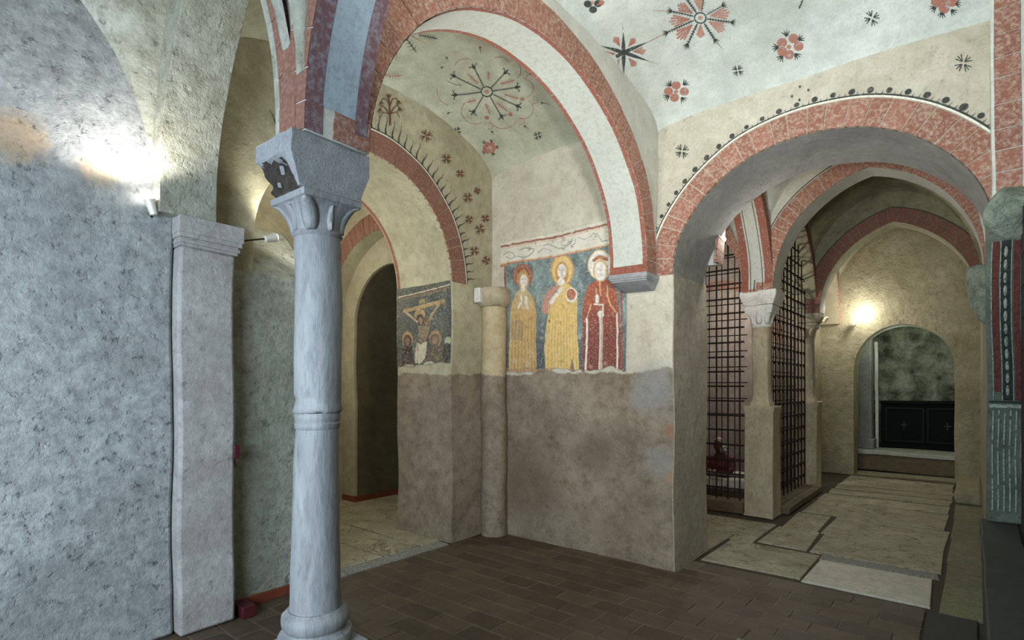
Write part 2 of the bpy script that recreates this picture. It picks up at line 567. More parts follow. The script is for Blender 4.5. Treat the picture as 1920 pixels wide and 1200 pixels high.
M_grey = plaster('plaster_grey_soffit', C(128, 126, 120), C(156, 154, 148), C(104, 102, 98), 2.2, .5, .35, .5, .02)
M_jamb = plaster('plaster_jamb', C(150, 142, 124), C(176, 168, 150), C(122, 114, 96), 2.6, .6, .5, .7, .02)
M_mottle = plaster('plaster_mottled', C(60, 62, 48), C(170, 172, 150), C(64, 58, 44), 4.0, .5, .3, .7, .03)
M_soffit = plaster('plaster_soffit', C(180, 178, 164), C(206, 204, 194), C(160, 154, 138), 2.0, .4, .2, .4, .015)
RED = C(136, 88, 72)
M_red = paint('red_painted_brick', RED, C(178, 156, 138), 1.0, .12, 46, False)
M_redd = paint('dark_red_painted_brick', C(118, 76, 62), C(150, 124, 106), .7, .09, 46, False)
M_redp = paint('red_paint', C(140, 80, 64), None, .9, 0, 40)
M_pink = paint('pale_red_paint', C(176, 128, 112), None, .95, 0, 40)
M_blackp = paint('black_paint', C(54, 58, 54), None, .6, 0, 45)
M_darkred = paint('brown_paint', C(96, 62, 48), None, .5, 0, 45)
M_whitep = paint('white_band_paint', C(178, 178, 170), C(150, 148, 136), .6, 0, 30, False)
M_bluep = paint('blue_white_band_paint', C(152, 162, 170), C(128, 134, 138), .7, 0, 30, False)
M_line = paint('white_line_paint', C(224, 216, 200), None, .35, 0, 40)
M_marble = stone('marble_column', C(116, 117, 118), C(154, 154, 154), C(84, 86, 86), 6, .55, .008, .12, .6, 0, .22)
M_granite = stone('granite_impost', C(136, 137, 138), C(164, 165, 166), C(112, 112, 114), 14, .8, .012, 0, .8, 0, 1, .22)
M_brokenst = stone('broken_stone', C(52, 44, 38), C(96, 84, 72), C(28, 24, 22), 14, 1.0, .03, 0, .9)
M_tanst = stone('tan_stone', C(150, 138, 112), C(180, 168, 142), C(112, 98, 76), 5, .5, .01, 0, .8, 0, .6)
M_palest = stone('pale_stone', C(186, 184, 176), C(214, 212, 206), C(150, 146, 136), 6, .4, .01, 0, .7)
M_greenst = stone('green_stone', C(104, 116, 102), C(172, 182, 164), C(48, 52, 42), 12, .9, .02, 0, .7)
M_tile = stone('brown_tile', C(64, 52, 40), C(84, 69, 53), C(48, 39, 30), 7, .35, .006, 0, .62, .22)
M_slab = stone('worn_slab', C(134, 128, 106), C(168, 161, 136), C(90, 82, 62), 3.4, .7, .012, .9, .75, .08)
M_pale_slab = stone('white_slab', C(166, 164, 148), C(190, 188, 172), C(128, 122, 102), 3, .3, .008, .3, .6)
M_mortar = stone('mortar', C(54, 46, 34), C(74, 64, 48), C(38, 32, 24), 9, .6, .01, 0, .9)
M_pebble = stone('pebble_floor', C(110, 110, 104), C(170, 170, 160), C(62, 60, 54), 40, .9, .01, 0, .7, 0, 1, .7)
M_greenfl = stone('green_floor_stone', C(92, 92, 66), C(128, 126, 96), C(62, 60, 42), 12, .6, .008, 0, .75, .08, 1, .4)
M_black = stone('black_stone', C(32, 35, 32), C(44, 47, 43), C(24, 26, 24), 5, .3, .004, 0, .7)
M_blackw = plain('black_wood', C(18, 21, 22), .85, 0, 14, .5, .2, .15)
M_iron = plain('wrought_iron', C(44, 34, 32), .7, .3, 60, .6, .6)
M_step = stone('step_stone', C(96, 82, 62), C(126, 110, 86), C(58, 46, 34), 8, .8, .02, 0, .8, 0, 2.5)
M_skirt = plain('red_brown_board', C(124, 62, 42), .5, 0, 9, .5)
M_box = plain('dark_red_metal', C(74, 26, 34), .45, 0, 20, .2)
M_lampm = plain('white_lamp_metal', C(226, 222, 206), .4, .1, 20, .1, .05)
M_bulb = glow('lamp_bulb', (1, .97, .9, 1), 30)
M_redcl = plain('red_cloth', C(88, 26, 24), .75, 0, 12, .5, .5)
M_whitecl = plain('white_cloth', C(206, 200, 186), .8, 0, 14, .3, .5)
M_skull = plain('bone', C(92, 66, 50), .6, 0, 40, .5, .5)
M_silver = plain('silver_mitre', C(205, 205, 200), .3, .7, 30, .3, .4)

# ------------------------------------------------------------------ floor
bm = bmesh.new()
quad_grid(bm, lambda x, y: (x, y, -0.012), lin(-8, 1.2, .8), lin(-3, 15, .8))
floor = finish('floor', bm, M_mortar, wrp=False)
struct(floor, 'brown tiled and stone slab floor of the crypt', 'floor')


def slab(name, x0, x1, y0, y1, z, mat, gap=.006, wob=.004, hh=.03, rot=0):
    bm = bmesh.new(); j = lambda: random.uniform(-wob, wob)
    a, b, c, d = x0 + gap, x1 - gap, y0 + gap, y1 - gap
    tz = [z + random.uniform(-.0025, .0025) for _ in range(4)]
    e = .006
    base = [(a + j(), c + j()), (b + j(), c + j()), (b + j(), d + j()), (a + j(), d + j())]
    cx, cyy = (a + b) / 2, (c + d) / 2
    bot = [bm.verts.new((x, y, z - hh)) for x, y in base]
    m1 = [bm.verts.new((x, y, tz[i] - e)) for i, (x, y) in enumerate(base)]
    ins = lambda v, cc: v - e * (1 if v > cc else -1)
    t = [bm.verts.new((ins(x, cx), ins(y, cyy), tz[i])) for i, (x, y) in enumerate(base)]
    for i in range(4):
        k = (i + 1) % 4
        bm.faces.new((bot[i], bot[k], m1[k], m1[i])); bm.faces.new((m1[i], m1[k], t[k], t[i]))
    bm.faces.new(t)
    return finish(name, bm, mat, floor, wrp=False, merge=0, sharp=30)


# small brown tiles of the front bays
TW, TD = .29, .185
row = 0; y = 1.0
while y < 4.52:
    x = -4.02 - (TW / 2 if row % 2 else 0)
    while x < -.27:
        cx, cyy = x + TW / 2, y + TD / 2
        dep = -cx * sy + cyy * cy
        if dep > 3.2 and cx > -4.08 and (cx < -.3):
            slab('tile', max(x, -4.04), min(x + TW, -.26), y, min(y + TD, 4.5), random.uniform(-.001, .002), M_tile, .0022, .0015)
        x += TW
    y += TD; row += 1
y = 4.5; x = -1.95; k = 0
while x < -.28:
    slab('tile', x, min(x + TW, -.26), 4.52, 4.52 + .17 if x > -1.8 else 4.66, 0, M_tile, .0022, .0015)
    slab('tile', x + .1, min(x + TW + .1, -.26), 4.70, 4.92, 0, M_tile, .0022, .0015) if x + .1 < -.3 else None
    x += TW
# pebble strips
o = slab('bedding', -4.05, -.26, .95, 4.93, -.003, stone('tile_mortar', C(92, 80, 64), C(110, 97, 78), C(70, 60, 48), 9, .5), 0, 0, .008)
for (a, b, c, d) in ((-4.22, -4.05, 2.35, 3.86), (-1.15, -.27, 3.25, 3.6)):
    o = slab('pebble_strip', a, b, c, d, .006, M_pebble, .003)
# slabs of the aisle
slab('slab', -1.08, -.24, 4.96, 5.72, .004, M_pale_slab, .008, .015)
slab('slab', -1.94, -1.11, 5.02, 5.86, .002, M_slab, .008, .02)
slab('slab', -1.10, -.22, 5.74, 5.9, 0, M_pebble, .006, .01)
ys = [5.92, 6.75, 7.7, 8.72, 9.3, 9.8, 10.25, 10.65, 11.0, 11.42]
for a, b in zip(ys, ys[1:]):
    if a < 7.5:
        xm = random.uniform(-1.3, -1.0)
        slab('slab', -1.72, xm, a, b, 0, M_slab, .024, .03); slab('slab', xm, -.2, a, b, 0, M_slab, .024, .03)
    else:
        slab('slab', -1.72, -.2, a, b, 0, M_slab, .036, .02)
for a, b in ((11.5, 12.2),):
    slab('slab', -1.7, -.2, a, b, -.004, M_slab, .01)
for (a, b, c, d) in ((-2.9, -1.98, 5.32, 6.1), (-2.9, -1.74, 6.1, 6.82), (-1.97, -1.73, 5.88, 6.1), (-4.0, -2.92, 5.32, 6.82)):
    slab('slab', a, b, c, d, 0, M_slab, .009, .01)
# right-hand strip
yy = [4.9, 5.6, 6.4, 7.4, 8.5, 9.6, 11.4]
for a, b in zip(yy, yy[1:]):
    slab('edge_slab', -.19, .10, a, b, .004, M_greenfl, .007, .008)
slab('edge_slab', -.255, .03, 3.4, 4.88, .008, M_black, .006, .006)
# slabs of the side room on the left
y = 1.7
while y < 6.4:
    dd = random.uniform(.45, .62); x = -4.24
    while x > -7.3:
        ww = random.uniform(.5, .85)
        slab('slab', x - ww, x, y, y + dd, 0, M_slab, .007, .01)
        x -= ww
    y += dd
for i in range(4):
    slab('tile', -4.22, -4.03, 1.7 + i * .16, 1.86 + i * .16, 0, M_tile, .004)

TOP = 5.0
# ------------------------------------------------------------------ vaults (ceilings)
V_A = Vault(-4.06, -2.45, 1.52, 4.52, 3.85, .45, .10, 3, .12)
V_B = Vault(-2.12, .42, 1.50, 4.52, 3.80, .34, .08, 3, .24)
V_F = Vault(-3.93, -2.30, -1.8, 1.22, 2.75, 1.6, 1.6, 14, .1)
V_E = Vault(-2.12, .42, -1.8, 1.19, 2.9, 1.3, 1.3, 8, .1)
V_H = Vault(-7.2, -4.92, 1.4, 4.2, 2.75, 1.25, 1.25, 10, .1)
V_C = Vault(-2.0, .08, 5.28, 7.0, 2.85, 1.45, 1.45, 10, .12)
V_D = Vault(-2.0, .08, 7.35, 9.40, 2.85, 1.45, 1.45, 10, .12)
V_G = Vault(-2.0, .10, 9.75, 11.48, 2.85, 1.45, 1.45, 10, .1)
V_J = Vault(-4.6, -2.15, 5.28, 7.0, 2.85, 1.4, 1.4, 10, .1)
V_K = Vault(-4.6, -2.15, 7.35, 9.9, 2.85, 1.4, 1.4, 10, .1)
ceilA = struct(V_A.build('ceiling', M_vaultA), 'greenish plaster vault with a large painted wheel flower', 'ceiling')
ceilB = struct(V_B.build('ceiling', M_vault), 'white plaster vault painted with stars and red flowers', 'ceiling')
for V, m, s in ((V_F, M_leftv, 'stained grey groin vault above the left wall'), (V_E, M_leftv, 'plaster vault over the near bay behind the front column'), (V_H, M_room, 'pale vault of the side room left of the crucifixion painting'),
                (V_C, M_vault, 'white vault over the first bay of the right aisle'), (V_D, M_olive, 'olive vault over the gated bay of the right aisle'), (V_G, M_room, 'vault before the far arched opening'),
                (V_J, M_vault, 'vault in front of the iron grille, behind the fresco wall'), (V_K, M_vault, 'vault over the room behind the iron grilles')):
    struct(V.build('ceiling', m, .09), s, 'ceiling')

# ------------------------------------------------------------------ walls
# fresco wall with the wide right arch
RA = dict(sc=-.945, w_=1.035, h_=.90, spring=2.55)
wall_back = arch_wall('wall_back', 'X', 4.52, 5.28, -4.90, .60, RA['sc'], RA['w_'], RA['h_'], RA['spring'], TOP, 0, 0, M_back, bevel=.02)
struct(wall_back, 'plaster wall carrying the saints fresco and the wide right arch', 'wall')
ring(wall_back, 'X', 4.52, -1, RA['sc'], RA['w_'], RA['h_'], RA['spring'], .185, M_red, .115)
soffit_strip('soffit_plaster', wall_back, 'X', 4.53, 5.27, RA['sc'], RA['w_'], RA['h_'], RA['spring'], M_grey, off=.004)
bm = bmesh.new(); box(bm, -1.985, -1.972, 4.522, 5.276, 0, 2.55, .14); finish('jamb_plaster', bm, M_jamb, wall_back)
bm = bmesh.new(); face_strip(bm, 'X', 4.508, RA['sc'], RA['w_'], RA['h_'], RA['spring'], .19, .202)
finish('painted_line', bm, M_line, wall_back)
bm = bmesh.new(); face_strip(bm, 'X', 4.510, RA['sc'], RA['w_'], RA['h_'], RA['spring'], .202, .214)
PB = prof(RA['w_'] + .214, RA['h_'] + .214, 400)
k = 12
while k < 392:
    p = PB[k]; q = PB[k + 1]; tx, tz = q[0] - p[0], q[1] - p[1]; L = math.hypot(tx, tz); nx, nz = -tz / L, tx / L
    cx, cz = RA['sc'] + p[0] + nx * .022, RA['spring'] + p[1] + nz * .022
    if k % 12 == 0:
        r = random.uniform(.017, .023)
        v = [bm.verts.new((cx + r * math.cos(a * .5236), 4.510, cz + r * math.sin(a * .5236))) for a in range(12)]
        bm.faces.new(v)
    else:
        l = random.uniform(.018, .030)
        bx, bz = RA['sc'] + p[0], RA['spring'] + p[1]
        v = [bm.verts.new(c) for c in ((bx - tx / L * .003, 4.51, bz - tz / L * .003), (bx + tx / L * .003, 4.51, bz + tz / L * .003), (bx + nx * l + tx / L * .004, 4.51, bz + nz * l))]
        bm.faces.new(v)
    k += 4
tag(finish('painted_border', bm, M_blackp, wall_back, merge=0), kind='stuff')

# wall with the arch beside the crucifixion, plane X = -4.06
LA = dict(sc=2.90, w_=1.0, h_=1.0, spring=2.64)
wall_side = arch_wall('wall_side', 'Y', -4.92, -4.06, 1.25, 4.53, LA['sc'], LA['w_'], LA['h_'], LA['spring'], TOP, 0, 0, M_star, bevel=.02)
struct(wall_side, 'plaster wall with star flowers around the arch into the side room', 'wall')
ring(wall_side, 'Y', -4.06, 1, LA['sc'], LA['w_'], LA['h_'], LA['spring'], .20, M_redd, .105, cond=lambda q, z: q > -.35)
soffit_strip('painted_band', wall_side, 'Y', -4.90, -4.86, LA['sc'], LA['w_'], LA['h_'], LA['spring'], M_redp)
bm = bmesh.new(); face_strip(bm, 'Y', -4.052, LA['sc'], LA['w_'], LA['h_'], LA['spring'], .205, .215, .4)
finish('painted_line', bm, M_line, wall_side)
bm = bmesh.new(); face_strip(bm, 'Y', -4.053, LA['sc'], LA['w_'], LA['h_'], LA['spring'], .215, .228, .4)
PB = prof(LA['w_'] + .222, LA['h_'] + .222, 300)
for k in range(80, 298, 6):
    p = PB[k]; q = PB[k + 1]; tx, tz = q[0] - p[0], q[1] - p[1]; L = math.hypot(tx, tz); tx /= L; tz /= L; nx, nz = -tz, tx
    l = random.uniform(.09, .14)
    prev = None
    for i in range(5):
        f = i / 4; ofs = .5 * l * f * (.3 if k < 200 else -.2) + .012 * math.sin(f * 6)
        bx, bz = LA['sc'] + p[0] + nx * l * f - tx * ofs * .6, LA['spring'] + p[1] + nz * l * f + .35 * l * f - tz * ofs * .6
        wd = .010 * (1 - f) ** 2 + .0025
        cur = (bm.verts.new((-4.053, bx - tx * wd, bz - tz * wd)), bm.verts.new((-4.053, bx + tx * wd, bz + tz * wd)))
        if prev: bm.faces.new((prev[0], prev[1], cur[1], cur[0]))
        prev = cur
tag(finish('painted_flames', bm, M_blackp, wall_side, merge=0), kind='stuff')

# left wall, pilaster
bm = bmesh.new(); box(bm, -4.6, -3.93, -2.6, 1.32, 0, TOP, .14)
wall_left = struct(finish('wall_left', bm, M_left, bevel=.02), 'large pitted grey plaster wall at the left', 'wall')
# low wall filling half of the side arch
bm = bmesh.new(); box(bm, -4.6, -4.045, 1.69, 2.42, 0, 2.42, .14)
for v in bm.verts:
    if v.co.z > 2.38: v.co.z += (v.co.x + 4.045) * -.9
w_low = struct(finish('wall_partition', bm, M_stub, bevel=.03), 'olive plaster stub wall between the pilaster and the front column', 'wall')

# side room walls
bm = bmesh.new(); box(bm, -7.6, -7.2, 1.0, 4.5, 0, TOP, .3)
struct(finish('wall_room_left', bm, M_room), 'far left plaster wall of the side room', 'wall')
bm = bmesh.new(); box(bm, -7.6, -4.6, 1.0, 1.4, 0, TOP, .3)
struct(finish('wall_room_front', bm, M_room), 'near plaster wall of the side room', 'wall')
wr = arch_wall('wall_room_back', 'X', 4.20, 4.42, -7.3, -4.88, -5.77, 1.0, 1.12, 2.42, TOP, 0, 0, M_room, bevel=.015)
struct(wr, 'plaster wall of the side room with a brick-ringed pointed arch', 'wall')
ring(wr, 'X', 4.20, -1, -5.77, 1.0, 1.12, 2.42, .24, M_redd, .09)
wr2 = arch_wall('wall_doorway', 'X', 4.42, 5.4, -7.3, -4.88, -5.77, .74, .74, 2.42, TOP, 0, 0, M_room, bevel=.02)
struct(wr2, 'plaster wall pierced by the dark round-headed doorway', 'wall')
bm = bmesh.new(); box(bm, -6.55, -6.5, 4.46, 5.39, 0, 2.44, .3)
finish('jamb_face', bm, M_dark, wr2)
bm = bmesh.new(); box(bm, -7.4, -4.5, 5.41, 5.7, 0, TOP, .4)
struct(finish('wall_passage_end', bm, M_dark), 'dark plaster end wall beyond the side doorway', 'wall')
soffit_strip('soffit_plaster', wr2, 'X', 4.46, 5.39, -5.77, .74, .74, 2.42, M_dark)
bm = bmesh.new(); box(bm, -6.83, -6.505, 4.40, 4.425, 0, .075, .3); box(bm, -6.505, -6.48, 4.40, 5.38, 0, .075, .3)
struct(finish('baseboard_doorway', bm, M_skirt, wrp=False), 'red-brown skirting board round the foot of the dark doorway', 'skirting')

# right wall and far walls
bm = bmesh.new(); box(bm, .08, .6, 5.285, 11.9, 0, TOP, .2)
wall_right = struct(finish('wall_right', bm, M_aisle, bevel=.02), 'plaster wall along the right side of the aisle', 'wall')
bm = bmesh.new(); box(bm, .34, .6, -2.2, 4.52, 0, TOP, .3)
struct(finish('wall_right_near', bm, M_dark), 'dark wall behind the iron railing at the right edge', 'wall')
FA = dict(sc=-.945, w_=.70, h_=.72, spring=1.92)
wall_far = arch_wall('wall_far', 'X', 11.48, 11.95, -2.6, .1, FA['sc'], FA['w_'], FA['h_'], FA['spring'], TOP, 0, 0, M_aisle, bevel=.03)
struct(wall_far, 'rough plaster end wall of the aisle with a low round arch', 'wall')
bm = bmesh.new(); box(bm, -3.4, 1.0, 13.44, 13.7, 0, 3.29, .3)
struct(finish('wall_recess', bm, M_mottle), 'mottled dark plaster wall seen through the low far arch', 'wall')
bm = bmesh.new(); box(bm, -3.4, -3.2, 11.95, 13.41, 0, 3.3, .3)
struct(finish('wall_recess_left', bm, M_olive), 'left side wall of the recess behind the low far arch', 'wall')
bm = bmesh.new(); box(bm, .8, 1.0, 11.95, 13.41, 0, 3.3, .3)
struct(finish('wall_recess_right', bm, M_olive), 'right side wall of the recess behind the low far arch', 'wall')
bm = bmesh.new(); box(bm, -3.4, 1.0, 11.96, 13.7, 3.3, 3.6, .5)
struct(finish('ceiling', bm, M_olive), 'flat ceiling of the recess behind the low far arch', 'ceiling')
# wall behind grilles
bm = bmesh.new(); box(bm, -4.9, -2.15, 9.92, 10.2, 0, TOP, .3)
wg = struct(finish('wall_grille_back', bm, M_room2), 'plaster back wall of the room behind the iron grilles', 'wall')
bm = bmesh.new(); box(bm, -4.9, -4.6, 5.28, 10.0, 0, TOP, .3)
struct(finish('wall_grille_left', bm, M_room2), 'side wall of the room behind the iron grilles', 'wall')
bm = bmesh.new(); box(bm, -2.6, -2.16, 9.92, 11.48, 0, TOP, .3)
struct(finish('wall_aisle_left', bm, M_aisle), 'plaster wall left of the far end of the aisle', 'wall')


# ------------------------------------------------------------------ free arches
def free_arch(name, axis, t0, t1, s0, s1, sc, w_, h_, spring, mat, label, zb0=None, zb1=None):
    o = arch_wall(name, axis, t0, t1, s0, s1, sc, w_, h_, spring, TOP, spring if zb0 is None else zb0, spring if zb1 is None else zb1, mat)
    tag(o, label, 'arch', 'masonry arches between columns and walls'); return o


SP = 2.66
# (a) column -> corbel on the fresco wall
a = free_arch('arch', 'Y', -2.45, -2.12, 1.32, 4.52, 2.91, 1.39, 1.20, SP, M_soffit, 'largest red-banded arch, from the front column to the corbel beside the saints fresco', None, 2.55)
ring(a, 'Y', -2.12, 1, 2.91, 1.39, 1.20, SP, .19, M_red, .125)
soffit_strip('painted_band', a, 'Y', -2.30 - .12, -2.15, 2.91, 1.39, 1.20, SP, M_whitep, .018)
soffit_strip('painted_stripe', a, 'Y', -2.452, -2.42, 2.91, 1.39, 1.20, SP, M_redp, off=.006)
soffit_strip('painted_stripe', a, 'Y', -2.15, -2.118, 2.91, 1.39, 1.20, SP, M_redp, off=.006)
# the stilted foot of the arch over the corbel, with its paint
for (x0, x1, z0, z1, mt, nm) in ((-2.45, -2.42, 2.56, SP, M_redp, 'painted_stripe'), (-2.42, -2.15, 2.62, SP, M_whitep, 'painted_band'), (-2.15, -2.118, 2.56, SP, M_redp, 'painted_stripe'), (-2.452, -2.118, 2.552, 2.62, M_redp, 'painted_stripe')):
    bm = bmesh.new(); box(bm, x0, x1, 4.290, 4.295, z0, z1, .1); finish(nm, bm, mt, a)
bm = bmesh.new(); box(bm, -2.14, -2.113, 4.30, 4.49, 2.558, 2.654, .1); finish('voussoir', bm, M_red, a)

# (b) column -> right, above the near bay
b_ = free_arch('arch', 'X', 1.197, 1.50, -2.31, .45, -.98, 1.14, 1.25, SP, M_soffit, 'arch rising right from the front column, with a pale blue soffit band')
ring(b_, 'X', 1.20, -1, -.98, 1.14, 1.25, SP, .19, M_redd, .125)
soffit_strip('painted_band', b_, 'X', 1.275, 1.44, -.98, 1.14, 1.25, SP, M_bluep, 0.02)
M_purp = paint('purple_red_paint', C(108, 74, 76), C(140, 138, 146), .9, 0, 30, False)
soffit_strip('painted_stripe', b_, 'X', 1.195, 1.275, -.98, 1.14, 1.25, SP, M_purp, off=.006)
soffit_strip('painted_stripe', b_, 'X', 1.44, 1.505, -.98, 1.14, 1.25, SP, M_purp, off=.006)
# (c) column -> left pilaster
c_ = free_arch('arch', 'X', 1.203, 1.53, -4.0, -2.262, -3.10, .725, 1.45, SP, M_leftv, 'weathered plaster arch between the left pilaster and the front column')
ring(c_, 'X', 1.20, -1, -3.10, .725, 1.45, SP, .13, M_redd, .14, cond=lambda s, z: s > 0, off=.055)
# aisle arches
A2 = dict(sc=-.88, w_=.93, h_=1.20, spring=2.74)
d_ = free_arch('arch', 'X', 7.0, 7.36, -2.18, .10, A2['sc'], A2['w_'] + .02, A2['h_'], 2.74, M_soffit, 'red brick aisle arch springing from the nearer grille column')
ring(d_, 'X', 7.0, -1, A2['sc'], A2['w_'] + .02, A2['h_'], 2.74, .19, M_red, .11)
e_ = free_arch('arch', 'X', 9.38, 9.76, -2.18, .10, A2['sc'], A2['w_'] - .02, 1.20, 2.70, M_olive, 'second and darker red brick arch further down the aisle')
ring(e_, 'X', 9.38, -1, A2['sc'], A2['w_'] - .02, 1.20, 2.70, .20, M_redd, .11)
for (o, Y, ww, hh, sp_) in ((d_, 6.992, .95, 1.2, 2.74), (e_, 9.372, .91, 1.2, 2.70)):
    bm = bmesh.new(); face_strip(bm, 'X', Y - .004, -.88, ww, hh, sp_, .20, .212)
    finish('painted_line', bm, M_blackp, o)
# arches in the plane of the grilles
f_ = free_arch('arch', 'Y', -2.18, -1.84, 5.27, 7.18, 6.17, .83, 1.20, 2.74, M_soffit, 'white-banded arch from the nearer grille column back to the fresco wall pier')
ring(f_, 'Y', -1.84, 1, 6.17, .83, 1.20, 2.74, .16, M_red, .11)
soffit_strip('painted_band', f_, 'Y', -2.10, -1.92, 6.17, .83, 1.20, 2.74, M_whitep, 0.03)
soffit_strip('painted_stripe', f_, 'Y', -2.182, -2.10, 6.17, .83, 1.20, 2.74, M_redp, off=.006)
soffit_strip('painted_stripe', f_, 'Y', -1.92, -1.838, 6.17, .83, 1.20, 2.74, M_redp, off=.006)
for q in (-2.075, -1.945):
    soffit_strip('painted_line', f_, 'Y', q - .004, q + .004, 6.17, .83, 1.20, 2.74, M_blackp, 0.03, 1, off=.010)
g_ = free_arch('arch', 'Y', -2.18, -1.84, 7.18, 9.58, 8.37, 1.02, 1.15, 2.72, M_olive, 'arch over the right-hand iron grille between the two grille columns')
ring(g_, 'Y', -1.84, 1, 8.37, 1.02, 1.15, 2.72, .16, M_redd, .11)
h_ = free_arch('arch', 'X', 7.0, 7.36, -4.62, -2.16, -3.28, 1.11, 1.18, 2.72, M_soffit, 'arch over the left-hand iron grille beside the fresco wall pier')
ring(h_, 'X', 7.0, -1, -3.28, 1.11, 1.18, 2.72, .18, M_red, .11)
i_ = free_arch('arch', 'Y', -2.18, -1.86, 9.58, 11.5, 10.6, .82, 1.15, 2.70, M_room, 'pale arch beyond the further grille column')
ring(i_, 'Y', -1.86, 1, 10.6, .82, 1.15, 2.70, .15, M_red, .11)
# blind arch ring on the back wall of the grille room
ring(wg, 'X', 9.92, -1, -3.5, .9, .95, 2.35, .16, M_red, .12)


# ------------------------------------------------------------------ stone members
def lathe(bm, cx, cy_, prof_, n=36, cap=True, sq=None):
    """prof_: list of (z, r, squareness 0..1)"""
    rings = []
    for e in prof_:
        z, r = e[0], e[1]; q = e[2] if len(e) > 2 else 0
        rg = []
        for i in range(n):
            a = 2 * math.pi * i / n + math.pi / 4
            c, s = math.cos(a), math.sin(a)
            k = 1 / max(abs(c), abs(s)); rr = r * ((1 - q) + q * k)
            rg.append(bm.verts.new((cx + rr * c, cy_ + rr * s, z)))
        rings.append(rg)
    for a, b in zip(rings, rings[1:]):
        for i in range(n):
            bm.faces.new((a[i], a[(i + 1) % n], b[(i + 1) % n], b[i]))
    if cap:
        bm.faces.new(rings[0][::-1]); bm.faces.new(rings[-1])


def jitter(bm, amp, f=9):
    for v in bm.verts:
        v.co += noise.noise_vector(v.co * f) * amp


def block(bm, cx, cy_, zs_, n=6):
    """zs_: list of (z, hx, hy); a stack of rectangles with subdivided sides"""
    rings = []
    for (z, hx, hy) in zs_:
        rg = []
        for (sx, sy_, ex, ey) in ((-1, -1, 1, -1), (1, -1, 1, 1), (1, 1, -1, 1), (-1, 1, -1, -1)):
            for i in range(n):
                f = i / n; rg.append(bm.verts.new((cx + hx * (sx + (ex - sx) * f), cy_ + hy * (sy_ + (ey - sy_) * f), z)))
        rings.append(rg)
    m = len(rings[0])
    for a, b in zip(rings, rings[1:]):
        for i in range(m): bm.faces.new((a[i], a[(i + 1) % m], b[(i + 1) % m], b[i]))
    bm.faces.new(rings[0][::-1]); bm.faces.new(rings[-1])


def leaf(bm, cx, cy_, ang, z0, z1, r0, r1, wd, curl=.03):
    c, s = math.cos(ang), math.sin(ang); prev = None; n = 8
    for i in range(n + 1):
        f = i / n
        r = r0 + (r1 - r0) * f ** 1.8 + .012
        z = z0 + (z1 - z0) * f - (curl * max(0, f - .8) * 4 if f > .8 else 0)
        ww = wd * math.sin(math.pi * (.12 + .8 * f)) ** .7
        cur = []
        for (k, d) in ((-1, -.012), (-.5, .006), (0, .014), (.5, .006), (1, -.012)):
            rr = r + d
            cur.append(bm.verts.new((cx + rr * c - k * ww * s, cy_ + rr * s + k * ww * c, z)))
        if prev:
            for q in range(4): bm.faces.new((prev[q], prev[q + 1], cur[q + 1], cur[q]))
        prev = cur


# front column
CX, CY = -2.285, 1.35
col = empty('column', (CX, CY, 0), 'slender grey marble column standing in front, with broken impost block', 'column')
bm = bmesh.new(); block(bm, CX, CY, [(0, .20, .20), (.38, .20, .20), (.38, .17, .17), (.44, .165, .165)])
finish('pedestal', bm, M_granite, col, bevel=.008)
bm = bmesh.new()
lathe(bm, CX, CY, [(.44, .148), (.455, .16), (.475, .163), (.492, .155), (.50, .138), (.512, .132), (.52, .138), (.535, .146), (.555, .148), (.575, .144), (.59, .128), (.60, .120)])
jitter(bm, .004, 14); finish('base', bm, M_marble, col)
bm = bmesh.new()
lathe(bm, CX, CY, [(.595, .112), (.64, .109)] + [(.7 + i * .07, .107 - .0012 * i) for i in range(10)] + [(1.40, .0945), (1.405, .099), (1.425, .101), (1.432, .096), (1.445, .100), (1.462, .102), (1.472, .097)])
jitter(bm, .003, 7); finish('lower_shaft', bm, M_marble, col)
bm = bmesh.new()
lathe(bm, CX, CY, [(1.468, .096), (1.475, .105), (1.483, .107), (1.492, .108), (1.50, .107), (1.508, .106), (1.515, .103), (1.53, .1025)] + [(1.56 + i * .07, .1025 - .0003 * i) for i in range(9)] + [(2.16, .0995)])
for v in bm.verts:   # chipped lip at the front left of the joint
    if v.co.z < 1.53 and -(v.co.y - CY) > .03:
        k = max(0, noise.noise(v.co * 16) + .25) * .03; v.co.x -= (v.co.x - CX) * k * 5; v.co.y -= (v.co.y - CY) * k * 5; v.co.z += k * .6
jitter(bm, .003, 9); finish('upper_shaft', bm, M_marble, col)
bm = bmesh.new(); lathe(bm, CX, CY, [(2.15, .097), (2.158, .101), (2.20, .102), (2.262, .101)])
jitter(bm, .003, 20); finish('neck_drum', bm, M_marble, col)
bm = bmesh.new()
lathe(bm, CX, CY, [(2.250, .103, 0), (2.262, .112, 0), (2.274, .104, 0), (2.285, .104, .0), (2.31, .107, .15), (2.34, .114, .4), (2.37, .122, .7), (2.395, .132, .95), (2.40, .142, 1), (2.425, .146, 1), (2.43, .14, 1)], 48)
cap = finish('capital', bm, M_marble, col, bevel=0)
for k in range(8):
    bm = bmesh.new(); corner = k % 2
    leaf(bm, CX, CY, k * math.pi / 4, 2.27, 2.41 if corner else 2.395, .092, .172 if corner else .115, .030 if corner else .024, .02)
    o = finish('leaf', bm, M_marble, cap, sharp=70); so = o.modifiers.new('t', 'SOLIDIFY'); so.thickness = .01
bm = bmesh.new()
zz_ = [2.43 + i * .0075 for i in range(31)]
block(bm, CX, CY - .01, [(z, .138 + .014 * min(1, (z - 2.43) / .12), .15 + .045 * min(1, (z - 2.43) / .13)) for z in zz_], 34)
def broken(c):
    m_ = min((CY - .055 - c.y) * 12, (2.575 + .014 * noise.noise(c * 22) - c.z) * 45, (CX + .07 + (2.58 - c.z) * .35 + .02 * noise.noise(c * 15) - c.x) * 22)
    return max(0.0, min(1.0, m_))
